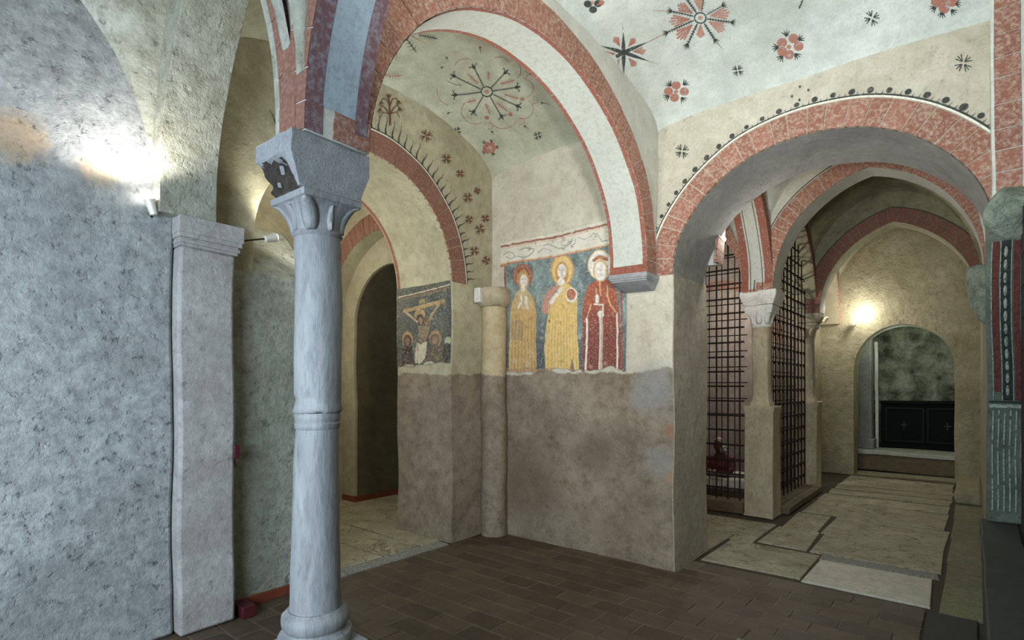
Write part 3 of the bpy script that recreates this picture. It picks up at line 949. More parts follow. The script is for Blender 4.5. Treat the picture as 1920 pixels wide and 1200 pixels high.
for v in bm.verts:  # the broken lower left corner
    k = broken(v.co)
    if k > 0: v.co.y += k * (.04 + .035 * noise.noise(v.co * 24))
jitter(bm, .004, 11)
imp = finish('impost_block', bm, [M_granite, M_brokenst], col, sharp=35)
for p in imp.data.polygons:
    c_0 = p.center - Vector((0, .045, 0))
    if broken(c_0) > .45 and p.center.y < CY + .0 and abs(p.normal.z) < .97 and p.normal.x < .8: p.material_index = 1

# left pilaster with moulded capital
pil = empty('pilaster', (-3.9, 1.47, 0), 'flat grey plaster pilaster with a moulded cap beside the left wall', 'pilaster')
bm = bmesh.new(); box(bm, -4.055, -3.845, 1.325, 1.67, 0, 2.48, .14); finish('shaft', bm, M_pil, pil, bevel=.02)
bm = bmesh.new()
for (z0, z1, e) in ((2.475, 2.495, .008), (2.495, 2.515, .018), (2.515, 2.53, .010), (2.53, 2.56, .028), (2.56, 2.665, .036)):
    box(bm, -4.055, -3.845 + e, 1.325 - e * .5, 1.67 + e, z0, z1, .12)
finish('cap', bm, M_pil, pil, bevel=.006, merge=0)
# corbel at the fresco wall
cor = empty('corbel', (-2.285, 4.45, 2.44), 'grey moulded stone corbel carrying the largest arch beside the saints fresco', 'corbel')
bm = bmesh.new()
v = [(-2.46, -2.105, 4.275, 2.515, 2.552), (-2.452, -2.112, 4.285, 2.498, 2.515), (-2.445, -2.12, 4.30, 2.485, 2.498)]
for (xa, xb, ya, z0, z1) in v: box(bm, xa, xb, ya, 4.56, z0, z1, .12)
finish('abacus', bm, M_granite, cor, bevel=.006, merge=0)
bm = bmesh.new()
prism8(bm, [(-2.42, 4.44, 2.43), (-2.15, 4.44, 2.43), (-2.15, 4.56, 2.43), (-2.42, 4.56, 2.43), (-2.442, 4.31, 2.487), (-2.123, 4.31, 2.487), (-2.123, 4.56, 2.487), (-2.442, 4.56, 2.487)])
finish('bracket', bm, M_granite, cor, bevel=.01)

# engaged half column in the corner
hc = empty('half_column', (-3.95, 4.42, 0), 'tan engaged column in the corner between the two frescoes', 'column')
bm = bmesh.new(); lathe(bm, -3.955, 4.43, [(0, .14)] + [(z, .135) for z in lin(.12, 2.42, .15)] + [(2.44, .14)], 24)
jitter(bm, .008, 5); finish('shaft', bm, plaster('plaster_half_column', C(176, 158, 122), C(198, 182, 146), C(150, 130, 98), 3, .5, .4, .5, .02, MUD), hc)
bm = bmesh.new(); lathe(bm, -3.95, 4.42, [(2.43, .145), (2.46, .175, .2), (2.50, .185, .3), (2.60, .185, .3), (2.62, .17, .3)], 24)
jitter(bm, .01, 8); finish('capital', bm, M_tanst, hc)
bm = bmesh.new(); box(bm, -4.045, -3.96, 4.20, 4.30, 2.46, 2.62, .05); jitter(bm, .01, 14)
finish('white_block', bm, M_palest, hc, bevel=.012)

# grille columns
def grille_column(cx, cy_, label, s=1.0, zt=2.74, pm=M_tanst, cm=M_palest, zb=.0):
    g = empty('column', (cx, cy_, zb), label, 'column')
    bm = bmesh.new(); block(bm, cx, cy_, [(zb, .185, .185), (zb + .03, .17, .17), (1.26, .165, .165), (1.30, .18, .18), (1.345, .18, .18)]); jitter(bm, .006, 6)
    finish('pedestal', bm, pm, g, bevel=.012)
    bm = bmesh.new(); lathe(bm, cx, cy_, [(1.345, .135, .6), (1.39, .125, .45), (1.42, .112, .35)] + [(z, .108, .3) for z in lin(1.5, 2.2, .12)] + [(2.28, .106, .2), (2.30, .112, .1)], 32)
    jitter(bm, .003, 6); finish('shaft', bm, pm, g)
    bm = bmesh.new(); lathe(bm, cx, cy_, [(2.30, .108, 0), (2.32, .116, 0), (2.34, .108, .1), (2.42, .125, .4), (2.50, .155, .9), (2.545, .16, 1), (2.56, .15, 1)], 40)
    c = finish('capital', bm, cm, g)
    for k in range(8):
        bm = bmesh.new(); leaf(bm, cx, cy_, k * math.pi / 4, 2.34, 2.50, .10, .185 if k % 2 else .135, .035)
        o = finish('leaf', bm, cm, c, sharp=70); so = o.modifiers.new('t', 'SOLIDIFY'); so.thickness = .01
    bm = bmesh.new(); block(bm, cx, cy_, [(2.56, .165, .165), (2.58, .17, .17), (2.66, .20, .20), (2.68, .205, .205), (zt, .205, .205)]); jitter(bm, .004, 6)
    finish('impost_block', bm, cm, g, bevel=.008)
    return g


grille_column(-2.0, 7.20, 'pale capped column on a tall square pedestal between the two iron grilles')
grille_column(-2.0, 9.57, 'darker column on a square pedestal at the far end of the right-hand grille', zt=2.70, pm=M_tanst, cm=M_tanst)

# right hand: corbels, bench, painted pilaster
def blob(name, c, r, mat, parent=None, n=4, amp=.03, f=6):
    bm = bmesh.new(); bmesh.ops.create_icosphere(bm, subdivisions=n, radius=1)
    for v in bm.verts:
        v.co = Vector((v.co.x * r[0], v.co.y * r[1], v.co.z * r[2])) + Vector(c)
    jitter(bm, amp, f)
    return finish(name, bm, mat, parent, wrp=False, sharp=60)


o = blob('corbel', (.20, 4.36, 2.60), (.14, .14, .15), M_greenst, amp=.05, f=8)
tag(o, 'worn greenish stone capital above the painted fluted pilaster', 'corbel')
bm = bmesh.new()
lathe(bm, .08, 6.98, [(2.18, .02), (2.22, .06), (2.32, .10), (2.40, .12), (2.52, .13), (2.60, .14), (2.73, .15), (2.74, .14)], 28); jitter(bm, .012, 8)
tag(finish('corbel', bm, M_greenst), 'rounded grey stone corbel under the right end of the first aisle arch', 'corbel')
bm = bmesh.new(); box(bm, .03, .5, 6.96, 7.38, 2.68, 2.74, .2)
bm.free()

pp = empty('painted_pilaster', (.13, 4.4, .79), 'tall pilaster painted with fluting and a bead pattern at the right', 'pilaster')
bm = bmesh.new(); box(bm, .055, .24, 4.34, 4.50, .79, 2.50, .12)
finish('shaft', bm, stone('fluted_pilaster_paint', C(66, 74, 64), C(104, 112, 98), C(46, 46, 38), 9, .5, .01, 0, .8), pp, bevel=.008)
def pstrip(x0, x1, z0, z1, mat, name='painted_flute', y=4.332):
    bm = bmesh.new(); box(bm, x0, x1, y, y + .006, z0, z1, .12); return finish(name, bm, mat, pp)
M_fl = paint('flute_paint', C(150, 156, 142), None, 1.0, 0, 60)
M_rp2 = paint('pilaster_red_paint', C(94, 46, 40), None, .7, 0, 40)
M_dk = paint('pilaster_dark_paint', C(40, 44, 40), None, .7, 0, 40)
pstrip(.085, .112, 1.55, 2.45, M_rp2, 'painted_stripe'); pstrip(.178, .205, 1.50, 2.45, M_rp2, 'painted_stripe')
pstrip(.120, .165, 1.5, 2.45, M_dk, 'painted_stripe')
for x in (.118, .167, .078): pstrip(x, x + .004, 1.5, 2.45, M_fl, y=4.330)
for i in range(12):
    z = 1.56 + i * .075
    bm = bmesh.new(); bmesh.ops.create_icosphere(bm, subdivisions=2, radius=1)
    for v in bm.verts: v.co = Vector((.143 + v.co.x * .009, 4.331 + v.co.y * .004, z + v.co.z * .032))
    finish('bead', bm, M_fl, pp)
for i in range(6):
    x = .075 + i * .026; z = .86
    while z < 1.42:
        l = random.uniform(.12, .2); pstrip(x, x + .007, z, min(z + l, 1.44), M_fl, y=4.331); z += l + .025
pstrip(.06, .235, 1.455, 1.475, M_fl, 'painted_band'); pstrip(.06, .235, 1.485, 1.495, M_dk, 'painted_band')

bm = bmesh.new(); box(bm, .025, .195, -.4, 4.42, .70, .79, .2)
tb = finish('parapet', bm, M_black, bevel=.006); tag(tb, 'long low black stone parapet running along the right edge', 'parapet')
bm = bmesh.new(); box(bm, .04, .19, -.4, 4.40, 0, .70, .3); finish('parapet_wall', bm, M_black, tb)

# iron railing above the parapet
rail = empty('iron_railing', (.215, 3.0, .79), 'black iron railing standing on the parapet at the right edge', 'railing')
for i in range(22):
    bm = bmesh.new(); y = 2.0 + i * .11; lathe(bm, .215, y, [(.79, .007), (2.6, .007)], 6); finish('bar', bm, M_iron, rail, wrp=False)
for i in range(10):
    z = .9 + i * .18; bm = bmesh.new(); box(bm, .209, .221, 1.9, 4.33, z - .006, z + .006, 3); finish('rail', bm, M_iron, rail, wrp=False)

# painted upright rib above the corbel
bm = bmesh.new(); box(bm, .075, .60, 4.36, 4.53, 2.70, TOP, .14)
rb = finish('rib', bm, M_vault, bevel=.01); tag(rb, 'red-painted upright wall rib above the green stone capital', 'rib')
z = 2.75
while z < 4.2:
    l = random.uniform(.10, .16); bm = bmesh.new(); box(bm, .09, .205, 4.352, 4.37, z, z + l - .006, .2); finish('brick', bm, M_red, rb); z += l

# ------------------------------------------------------------------ grilles
def kerb(x0, x1, y0, y1, h, label):
    bm = bmesh.new(); box(bm, x0, x1, y0, y1, 0, h, .2); jitter(bm, .004, 6)
    return tag(finish('kerb', bm, M_step, bevel=.012), label, 'kerb')


kerb(-4.55, -2.19, 7.06, 7.34, .15, 'worn stone sill under the left-hand iron grille')
kerb(-2.13, -1.74, 7.40, 9.37, .09, 'stone sill under the right-hand iron grille')


def bar(parent, p, q, r=.009, knob=False):
    p, q = Vector(p), Vector(q); d = (q - p).normalized()
    u = d.orthogonal().normalized(); v = d.cross(u); bm = bmesh.new()
    A = [bm.verts.new(p + (u * math.cos(a) + v * math.sin(a)) * r) for a in [i * math.pi / 3 for i in range(6)]]
    B = [bm.verts.new(q + (u * math.cos(a) + v * math.sin(a)) * r) for a in [i * math.pi / 3 for i in range(6)]]
    for i in range(6): bm.faces.new((A[i], A[(i + 1) % 6], B[(i + 1) % 6], B[i]))
    bm.faces.new(A[::-1]); bm.faces.new(B)
    return finish('bar', bm, M_iron, parent, wrp=False, merge=0)


def grille(axis, t, s0, s1, sc, w_, h_, spring, z0, label, sv, sh, ofs=0.0, second=None):
    F = FR(axis); g = empty('grille', F((s0 + s1) / 2, t, z0), label, 'grille', 'wrought-iron grilles')
    ztop = lambda s: spring + h_ * math.sqrt(max(0, 1 - min(1, abs(s - sc) / w_) ** 2)) - .01 if abs(s - sc) < w_ else spring

    def layer(t, sv, sh, so, zo, r):
        s = s0 + so; ss = []
        while s < s1: ss.append(s); s += sv
        for s in ss: bar(g, F(s, t, z0), F(s, t, ztop(s)), r)
        z = z0 + zo
        while z < spring + h_ - .05:
            if z <= spring: a, b = s0, s1
            else:
                k = w_ * math.sqrt(max(0, 1 - ((z - spring) / h_) ** 2)); a, b = max(s0, sc - k), min(s1, sc + k)
            if b - a > .1: bar(g, F(a, t - .012, z), F(b, t - .012, z), r)
            z += sh
        return ss
    layer(t, sv, sh, sv * .5, .14, .0115)
    if second: layer(t + second, sv * 1.13, sh * 1.09, sv * .25, .07, .007)
    return g


grille('X', 7.16, -4.36, -2.20, -3.28, 1.09, 1.16, 2.72, .15, 'tall rectangular wrought-iron grille left of the pale grille column', .145, .185, second=.12)
g2 = grille('Y', -1.98, 7.42, 9.36, 8.37, 1.00, 1.13, 2.72, .10, 'wrought-iron grille seen edgeways between the two grille columns', .20, .185, second=-.14)
bm = bmesh.new()
for i in range(10):
    for j in range(17):
        y, z = 7.5 + i * .2, .22 + j * .185
        if y < 9.35:
            bmesh.ops.create_icosphere(bm, subdivisions=1, radius=.018, matrix=Matrix.Translation((-1.985, y, z)))
tag(finish('rivet', bm, M_iron, g2, wrp=False, merge=0), kind='stuff')

# reclining effigy behind the grille
bx, by = -2.78, 7.95
bed = empty('bier', (bx - .3, by, 0), 'low white draped bier behind the left-hand iron grille', 'bier')
bm = bmesh.new(); box(bm, -4.2, -2.25, 7.62, 8.5, 0, .20, .2); finish('base', bm, M_step, bed, bevel=.01)
bm = bmesh.new(); box(bm, -4.18, -2.27, 7.64, 8.48, .20, .32, .06)
jitter(bm, .015, 9); finish('sheet', bm, M_whitecl, bed, bevel=.02)
bm = bmesh.new(); box(bm, -4.2, -2.25, 7.60, 7.64, .36, .39, .3); box(bm, -4.2, -2.25, 7.60, 7.64, .18, .21, .3)
finish('frame_rail', bm, plain('pewter_frame', C(150, 144, 132), .4, .5), bed, wrp=False)
ef = empty('effigy', (bx, by, .32), 'robed effigy in dark red with silver headdress lying behind the grille', 'statue')
bm = bmesh.new()
pts = [(-.04, 0, .0, .19, .13), (-.03, .0, .08, .20, .13), (-.01, .02, .16, .185, .12), (.0, .03, .23, .15, .10), (.0, .03, .28, .09, .075), (-.01, .02, .32, .05, .05), (-.015, .01, .36, .045, .045)]
rings = []
for (dx, dy, dz, ra, rb_) in pts:
    rings.append([bm.verts.new((bx + dx + ra * (1 + .07 * math.sin(5 * a)) * math.cos(a), by + dy + rb_ * (1 + .10 * math.sin(7 * a)) * math.sin(a), .32 + dz)) for a in [i * math.pi / 20 for i in range(40)]])
for A_, B_ in zip(rings, rings[1:]):
    for i in range(40): bm.faces.new((A_[i], A_[(i + 1) % 40], B_[(i + 1) % 40], B_[i]))
bm.faces.new(rings[-1]); jitter(bm, .012, 12); finish('robe', bm, M_redcl, ef, wrp=False)
# sleeves folded in front
for sg in (-1, 1):
    bm = bmesh.new(); prev = None
    path = [Vector((bx - .01 + sg * .16, by + .01, .54)), Vector((bx - .02 + sg * .20, by - .06, .44)), Vector((bx - .03 + sg * .15, by - .13, .38)), Vector((bx - .04 + sg * .05, by - .16, .39))]
    for q, (c, r) in enumerate(zip(path, (.055, .062, .055, .045))):
        rg = [bm.verts.new(c + Vector((r * math.cos(t_) * (.6 if q > 1 else 1), r * math.sin(t_) * .7, r * math.sin(t_ + .6) * .8))) for t_ in [i * math.pi / 8 for i in range(16)]]
        if prev:
            for i in range(16): bm.faces.new((prev[i], prev[(i + 1) % 16], rg[(i + 1) % 16], rg[i]))
        else: bm.faces.new(rg[::-1])
        prev = rg
    bm.faces.new(prev); finish('sleeve', bm, M_redcl, ef, wrp=False)
    hnd = blob('hand', (bx - .04 + sg * .035, by - .185, .40), (.03, .018, .02), M_silver, ef, 2, .004, 22)
    for f in range(5):
        bm = bmesh.new(); x = bx - .04 + sg * (.012 + f * .010)
        lathe(bm, x, by - .20, [(.368 + .003 * f, .003), (.375, .0045), (.395, .005), (.408, .004)], 8)
        finish('finger', bm, M_silver, hnd, wrp=False)
bm = bmesh.new(); box(bm, -4.1, bx - .18, by - .15, by + .17, .322, .45, .06)
for v in bm.verts: v.co.z -= max(0, abs(v.co.y - by) - .05) * .7
jitter(bm, .03, 7); finish('covered_legs', bm, M_redcl, ef, wrp=False, bevel=.01)
hx, hy_, hz = bx - .02, by - .02, .32 + .43
hd = blob('head', (hx, hy_, hz), (.062, .075, .088), M_skull, ef, 3, .004, 18)
blob('nose', (hx, hy_ - .078, hz - .005), (.009, .014, .018), M_skull, hd, 2, .001)
for sg in (-1, 1): blob('eye', (hx + sg * .024, hy_ - .066, hz + .012), (.012, .008, .009), M_blackw, hd, 2, .0005)
blob('mouth', (hx, hy_ - .066, hz - .042), (.022, .008, .005), M_blackw, hd, 2, .0005)
for sg in (-1, 1): blob('ear', (hx + sg * .062, hy_ + .005, hz), (.008, .014, .02), M_skull, hd, 2, .001)
blob('headdress', (hx + .004, hy_ + .018, hz + .055), (.064, .07, .05), plain('pale_mitre', C(190, 156, 136), .5), ef, 3, .006, 20)
blob('lace_collar', (hx + .085, hy_ - .01, hz - .055), (.06, .045, .065), M_silver, ef, 3, .03, 26)
ef2 = blob('skull', (bx - .15, by - .24, .37), (.05, .06, .045), plain('pale_bone', C(170, 156, 130), .6), None, 3, .008, 20)
tag(ef2, 'small pale bone relic on the white sheet in front of the effigy', 'relic')

# ------------------------------------------------------------------ far recess: step, black chest, pier
bm = bmesh.new(); box(bm, -3.2, .8, 12.25, 13.42, 0, .30, .2); jitter(bm, .006, 5)
st = tag(finish('step', bm, M_step, bevel=.02), 'broad worn stone step inside the low far arch', 'step')
bm = bmesh.new(); box(bm, -3.2, .8, 12.22, 13.42, .30, .37, .2); finish('tread', bm, stone('tread', C(150, 152, 140), C(180, 182, 170), C(120, 120, 104), 5), st, bevel=.01)
ch = empty('chest', (-.7, 13.2, .37), 'black panelled wooden chest front with small crosses under the far arch', 'chest')
bm = bmesh.new(); box(bm, -1.42, .6, 13.05, 13.41, .42, 1.24, .4); finish('body', bm, M_blackw, ch, bevel=.008)
bm = bmesh.new(); box(bm, -1.44, .62, 13.0, 13.41, 1.24, 1.29, .4); box(bm, -1.44, .62, 13.01, 13.41, .38, .44, .4); finish('moulding', bm, M_blackw, ch, bevel=.008)
for i in range(3):
    x0 = -1.34 + i * .66
    bm = bmesh.new()
    for (a, b, c, d) in ((x0, x0 + .60, .50, .53), (x0, x0 + .60, 1.14, 1.17), (x0, x0 + .03, .50, 1.17), (x0 + .59, x0 + .62, .50, 1.17)):
        box(bm, a, b, 13.025, 13.06, c, d, .4)
    pn = finish('panel', bm, plain('dark_green_wood', C(24, 30, 30), .7, 0, 14, .3, .2, .2), ch)
    bm = bmesh.new(); box(bm, x0 + .30, x0 + .315, 13.04, 13.055, .76, .90, .4); box(bm, x0 + .25, x0 + .365, 13.04, 13.055, .825, .84, .4)
    finish('cross', bm, plain('dull_brass', C(60, 58, 46), .6, .3), pn)
rp = empty('pier', (-1.72, 12.6, .37), 'grey pier with moulded foot at the left inside the far arch', 'pier')
bm = bmesh.new(); box(bm, -1.86, -1.52, 12.62, 12.9, .37, 3.28, .2); finish('shaft', bm, M_grey, rp, bevel=.02)
bm = bmesh.new(); box(bm, -1.90, -1.48, 12.58, 12.94, .37, .56, .2); finish('foot', bm, M_grey, rp, bevel=.02)
bm = bmesh.new(); box(bm, -1.50, -1.45, 12.95, 13.04, .375, 2.45, .3); o = finish('post', bm, M_palest); tag(o, 'thin pale stone post behind the grey pier in the recess', 'post')
# small threshold before the far opening
bm = bmesh.new(); box(bm, -1.66, -.24, 11.40, 11.52, 0, .02, .3); tag(finish('threshold', bm, M_step, bevel=.006), 'low stone threshold of the far arched opening', 'threshold')
# plinth block at the right foot of the far wall
bm = bmesh.new(); box(bm, -.20, .085, 9.5, 11.5, 0, .16, .2); jitter(bm, .008, 4)
tag(finish('plinth', bm, M_aisle, bevel=.03), 'low plaster ledge at the foot of the wall right of the far arch', 'plinth')

# ------------------------------------------------------------------ left side: skirting boards, red box
bm = bmesh.new(); prism8(bm, [(-4.04, 1.75, 0), (-4.018, 1.75, 0), (-4.018, 2.44, 0), (-4.04, 2.44, 0), (-4.04, 1.75, .07), (-4.018, 1.75, .07), (-4.018, 2.44, .07), (-4.04, 2.44, .07)])
struct(finish('baseboard_partition', bm, M_skirt, wrp=False, bevel=.004), 'red-brown skirting board at the foot of the olive stub wall', 'skirting')
bm = bmesh.new(); box(bm, -3.98, -3.82, 1.71, 1.80, 0, .08, .2); tag(finish('box', bm, M_box, wrp=False, bevel=.004), 'small dark red box on the floor beside the left pilaster', 'box')
sg = empty('wall_box', (-3.9, 1.70, 1.1), 'small dark red metal box fixed to the side of the left pilaster', 'box')
bm = bmesh.new(); box(bm, -3.90, -3.84, 1.665, 1.70, 1.10, 1.19, .2); finish('body', bm, M_box, sg, wrp=False, bevel=.003)
bm = bmesh.new(); box(bm, -3.88, -3.865, 1.665, 1.68, 1.05, 1.10, .2); finish('bracket', bm, M_box, sg, wrp=False)

# ------------------------------------------------------------------ lamps
def lamp(foot, head, aim, label, group=None):
    l = empty('spotlight', foot, label, 'lamp', 'small wall spotlights')
    foot, head = Vector(foot), Vector(head)
    b = bar(l, foot, head, .006); b.name = 'arm'
    d = (Vector(aim) - head).normalized(); u = d.orthogonal().normalized(); v = d.cross(u)
    def tube(name, prof_, mat, capf=True):
        bm = bmesh.new(); rs = []
        for (k, r) in prof_: rs.append([bm.verts.new(head + d * k + (u * math.cos(a) + v * math.sin(a)) * r) for a in [i * math.pi / 8 for i in range(16)]])
        for A_, B_ in zip(rs, rs[1:]):
            for i in range(16): bm.faces.new((A_[i], A_[(i + 1) % 16], B_[(i + 1) % 16], B_[i]))
        bm.faces.new(rs[0][::-1])
        if capf: bm.faces.new(rs[-1])
        return finish(name, bm, mat, l, wrp=False)
    tube('housing', [(-.05, .012), (-.045, .022), (0, .026), (.03, .03), (.045, .033)], M_lampm)
    tube('bulb', [(.046, .026), (.055, .024), (.06, .012)], M_bulb)
    return l


lamp((-3.93, 1.20, 2.64), (-3.86, 1.18, 2.69), (-3.86, 1.0, 3.3), 'glaring spotlight on top of the left pilaster cap')
lamp((-3.83, 1.70, 2.58), (-3.88, 1.93, 2.655), (-3.95, 2.3, 2.8), 'small white spotlight on a thin arm right of the left pilaster')
lamp((-1.85, 5.30, 2.92), (-1.86, 5.36, 2.98), (-1.9, 6.2, 3.6), 'small spotlight on the inner edge of the right arch pier')
lamp((-1.90, 9.80, 2.55), (-1.80, 9.84, 2.62), (-1.6, 10.4, 3.2), 'glaring spotlight behind the further grille column')
lamp((-1.62, 11.46, 2.68), (-1.62, 11.36, 2.70), (-1.4, 11.4, 3.2), 'spotlight fixed to the far end wall above the low arch')
lamp((-2.15, 7.36, 2.52), (-2.16, 7.52, 2.56), (-2.4, 8.3, 3.2), 'spotlight glimpsed behind the right-hand iron grille')

# ------------------------------------------------------------------ frescoes (flat paintings on the plaster)
def vnoise(x, y, f, seed):
    r = np.random.default_rng(seed); T = r.random((64, 64))
    X, Y = x * f, y * f; xi, yi = np.floor(X).astype(int), np.floor(Y).astype(int)
    u, v = X - xi, Y - yi; u = u * u * (3 - 2 * u); v = v * v * (3 - 2 * v)
    g = lambda a, b: T[a % 64, b % 64]
    return (g(xi, yi) * (1 - u) + g(xi + 1, yi) * u) * (1 - v) + (g(xi, yi + 1) * (1 - u) + g(xi + 1, yi + 1) * u) * v


class Panel:
    def __init__(s, x0, x1, z0, z1, Y, step, ox, oy, sc, base):
        s.nx = int((x1 - x0) / step); s.nz = int((z1 - z0) / step)
        xs = np.linspace(x0, x1, s.nx + 1); zs = np.linspace(z0, z1, s.nz + 1)
        s.X, s.Z = [a.ravel() for a in np.meshgrid(xs, zs, indexing='ij')]; s.Y = Y
        lat = s.X * cy + Y * sy; dep = -s.X * sy + Y * cy
        px = 960 + FPX * lat / dep; py = HY - FPX * (s.Z - CAMZ) / dep
        s.x = (px - ox) * sc; s.y = (py - oy) * sc
        s.x = s.x + (vnoise(s.X, s.Z, 22, 1) - .5) * 6; s.y = s.y + (vnoise(s.X, s.Z, 22, 2) - .5) * 6
        s.c = np.tile(np.array(base, float), (len(s.X), 1)); s.keep = np.ones(len(s.X), bool)

    def put(s, m, col, a=1.0):
        m = (np.clip(m, 0, 1) * a)[:, None]; s.c = s.c * (1 - m) + np.array(col, float) * m

    def ell(s, cx, cy_, rx, ry, col, a=1.0, rot=0):
        dx, dy = s.x - cx, s.y - cy_; c, q = math.cos(rot), math.sin(rot)
        d = np.sqrt(((dx * c + dy * q) / rx) ** 2 + ((-dx * q + dy * c) / ry) ** 2)
        s.put((1 - d) * min(rx, ry) / 4 + .5, col, a)

    def rim(s, cx, cy_, rx, ry, w_, col, a=1.0):
        d = np.abs(np.sqrt(((s.x - cx) / rx) ** 2 + ((s.y - cy_) / ry) ** 2) - 1) * min(rx, ry)
        s.put((w_ / 2 - d) / 3 + .5, col, a)

    def poly(s, pts, col, a=1.0):
        ins = np.zeros(len(s.x), bool)
        for (x1, y1), (x2, y2) in zip(pts, pts[1:] + pts[:1]):
            if y1 == y2: continue
            m = ((y1 > s.y) != (y2 > s.y)) & (s.x < (x2 - x1) * (s.y - y1) / (y2 - y1) + x1)
            ins ^= m
        s.put(ins.astype(float), col, a)

    def line(s, pts, w_, col, a=1.0):
        best = np.full(len(s.x), 1e9)
        for (x1, y1), (x2, y2) in zip(pts, pts[1:]):
            L = (x2 - x1) ** 2 + (y2 - y1) ** 2 + 1e-9
            t = np.clip(((s.x - x1) * (x2 - x1) + (s.y - y1) * (y2 - y1)) / L, 0, 1)
            best = np.minimum(best, np.hypot(s.x - x1 - t * (x2 - x1), s.y - y1 - t * (y2 - y1)))
        s.put((w_ / 2 - best) / 3 + .5, col, a)

    def mottle(s, f, amt, seed, col=None, thr=.6):
        n = vnoise(s.X, s.Z, f, seed) * .6 + vnoise(s.X, s.Z, f * 2.3, seed + 1) * .4
        if col is None: s.c = s.c * (1 + (n[:, None] - .5) * 2 * amt)
        else: s.put((n - thr) / .08, col, amt)

    def build(s, name, label, parent=None, off=0.0):
        idx = np.arange((s.nx + 1) * (s.nz + 1)).reshape(s.nx + 1, s.nz + 1)
        q = np.stack([idx[:-1, :-1], idx[1:, :-1], idx[1:, 1:], idx[:-1, 1:]], -1).reshape(-1, 4)
        q = q[s.keep[q].all(1)]
        used = np.unique(q); remap = -np.ones(len(s.X), int); remap[used] = np.arange(len(used)); q = remap[q]
        co = [warp((s.X[i], s.Y, s.Z[i])) for i in used]
        me = bpy.data.meshes.new(name); me.from_pydata([tuple(c) for c in co], [], q.tolist())
        at = me.color_attributes.new('Col', 'FLOAT_COLOR', 'POINT')
        g_ = s.c.mean(1, keepdims=True); s.c = (g_ + (s.c - g_) * .86) * .97
        cc = np.ones((len(used), 4)); cc[:, :3] = s2l(np.clip(s.c[used], 2, 250))
        at.data.foreach_set('color', cc.ravel()); me.materials.append(M_fresco)
        o = bpy.data.objects.new(name, me); COL.objects.link(o)
        return tag(o, label, 'painting')


m, nt, bs = newmat('fresco_paint'); M_fresco = m
va = N(nt, 'ShaderNodeVertexColor'); va.layer_name = 'Col'
pos = N(nt, 'ShaderNodeNewGeometry').outputs['Position']
fn = noise_n(nt, pos, 60, 6, .75); fm = noise_n(nt, pos, 14, 6, .7)
c1 = mix(nt, maprange(nt, fn, .52, .68, 0, .6), va.outputs['Color'], C(206, 196, 172))
c1 = mix(nt, maprange(nt, fm, .55, .66, 0, .4), c1, C(92, 84, 74))
pn = noise_n(nt, pos, 34, 2, .5, 1.0); c1 = mix(nt, maprange(nt, pn, .66, .70, 0, .7), c1, C(60, 54, 48))
nt.links.new(c1, bs.inputs['Base Color']); bs.inputs['Roughness'].default_value = .85
bump(nt, bs, math_n(nt, 'ADD', fn, fm), .3, .008)

P = Panel(-3.875, -2.42, 1.70, 2.885, 4.508, .0055, 940, 440, 4.285, (112, 130, 128))
P.mottle(9, .22, 11); P.mottle(5, .5, 13, (70, 82, 92), .55)
P.put((P.y - 650) / 350, (62, 72, 84), .75)
GOLD, PALE, OR = (206, 160, 86), (222, 212, 198), (190, 120, 60)
# left saint
P.ell(175, 330, 78, 92, (150, 82, 58)); P.rim(175, 330, 60, 74, 8, (196, 130, 84), .5); P.ell(178, 365, 46, 78, (186, 138, 78))
P.poly([(150, 440), (110, 490), (82, 560), (68, 700), (64, 900), (66, 1120), (285, 1120), (288, 640), (270, 540), (240, 480), (205, 436)], (196, 156, 90))
P.ell(178, 520, 70, 80, (196, 172, 128), .6); P.ell(183, 372, 30, 50, PALE); P.ell(178, 438, 17, 26, PALE)
for a in ([(162, 500), (166, 540), (138, 590)], [(203, 505), (200, 550), (216, 598)]): P.line(a, 17, PALE, .95)
P.poly([(70, 690), (185, 690), (180, 850), (70, 850)], (164, 134, 94), .8)
for i in range(16): P.line([(80 + i * 13, 620 + (i * 37) % 90), (72 + i * 13.4, 1110)], 4, (160, 108, 52) if i % 2 else (226, 190, 120), .55)
# middle saint
P.ell(490, 280, 94, 128, (206, 150, 76)); P.ell(490, 280, 82, 116, (222, 182, 106)); P.ell(486, 300, 56, 92, (196, 140, 72))
P.poly([(440, 400), (540, 390), (590, 440), (615, 520), (612, 800), (625, 1000), (625, 1130), (352, 1130), (352, 900), (370, 700), (392, 600), (420, 470)], (220, 180, 98))
P.poly([(470, 400), (400, 420), (350, 500), (328, 600), (335, 640), (385, 635), (404, 540), (450, 460)], (188, 128, 108))
P.line([(486, 430), (440, 490), (404, 548)], 30, PALE, .95); P.ell(485, 290, 37, 62, PALE); P.ell(480, 376, 30, 30, PALE)
P.ell(565, 487, 47, 62, PALE); P.ell(562, 480, 37, 46, (180, 98, 68))
for i in range(20): P.line([(385 + i * 11, 560 + (i * 53) % 160), (362 + i * 13, 1120)], 4, (178, 124, 60) if i % 2 else (238, 206, 136), .5)
P.poly([(545, 1130), (570, 990), (600, 1130)], (120, 92, 84), .9)
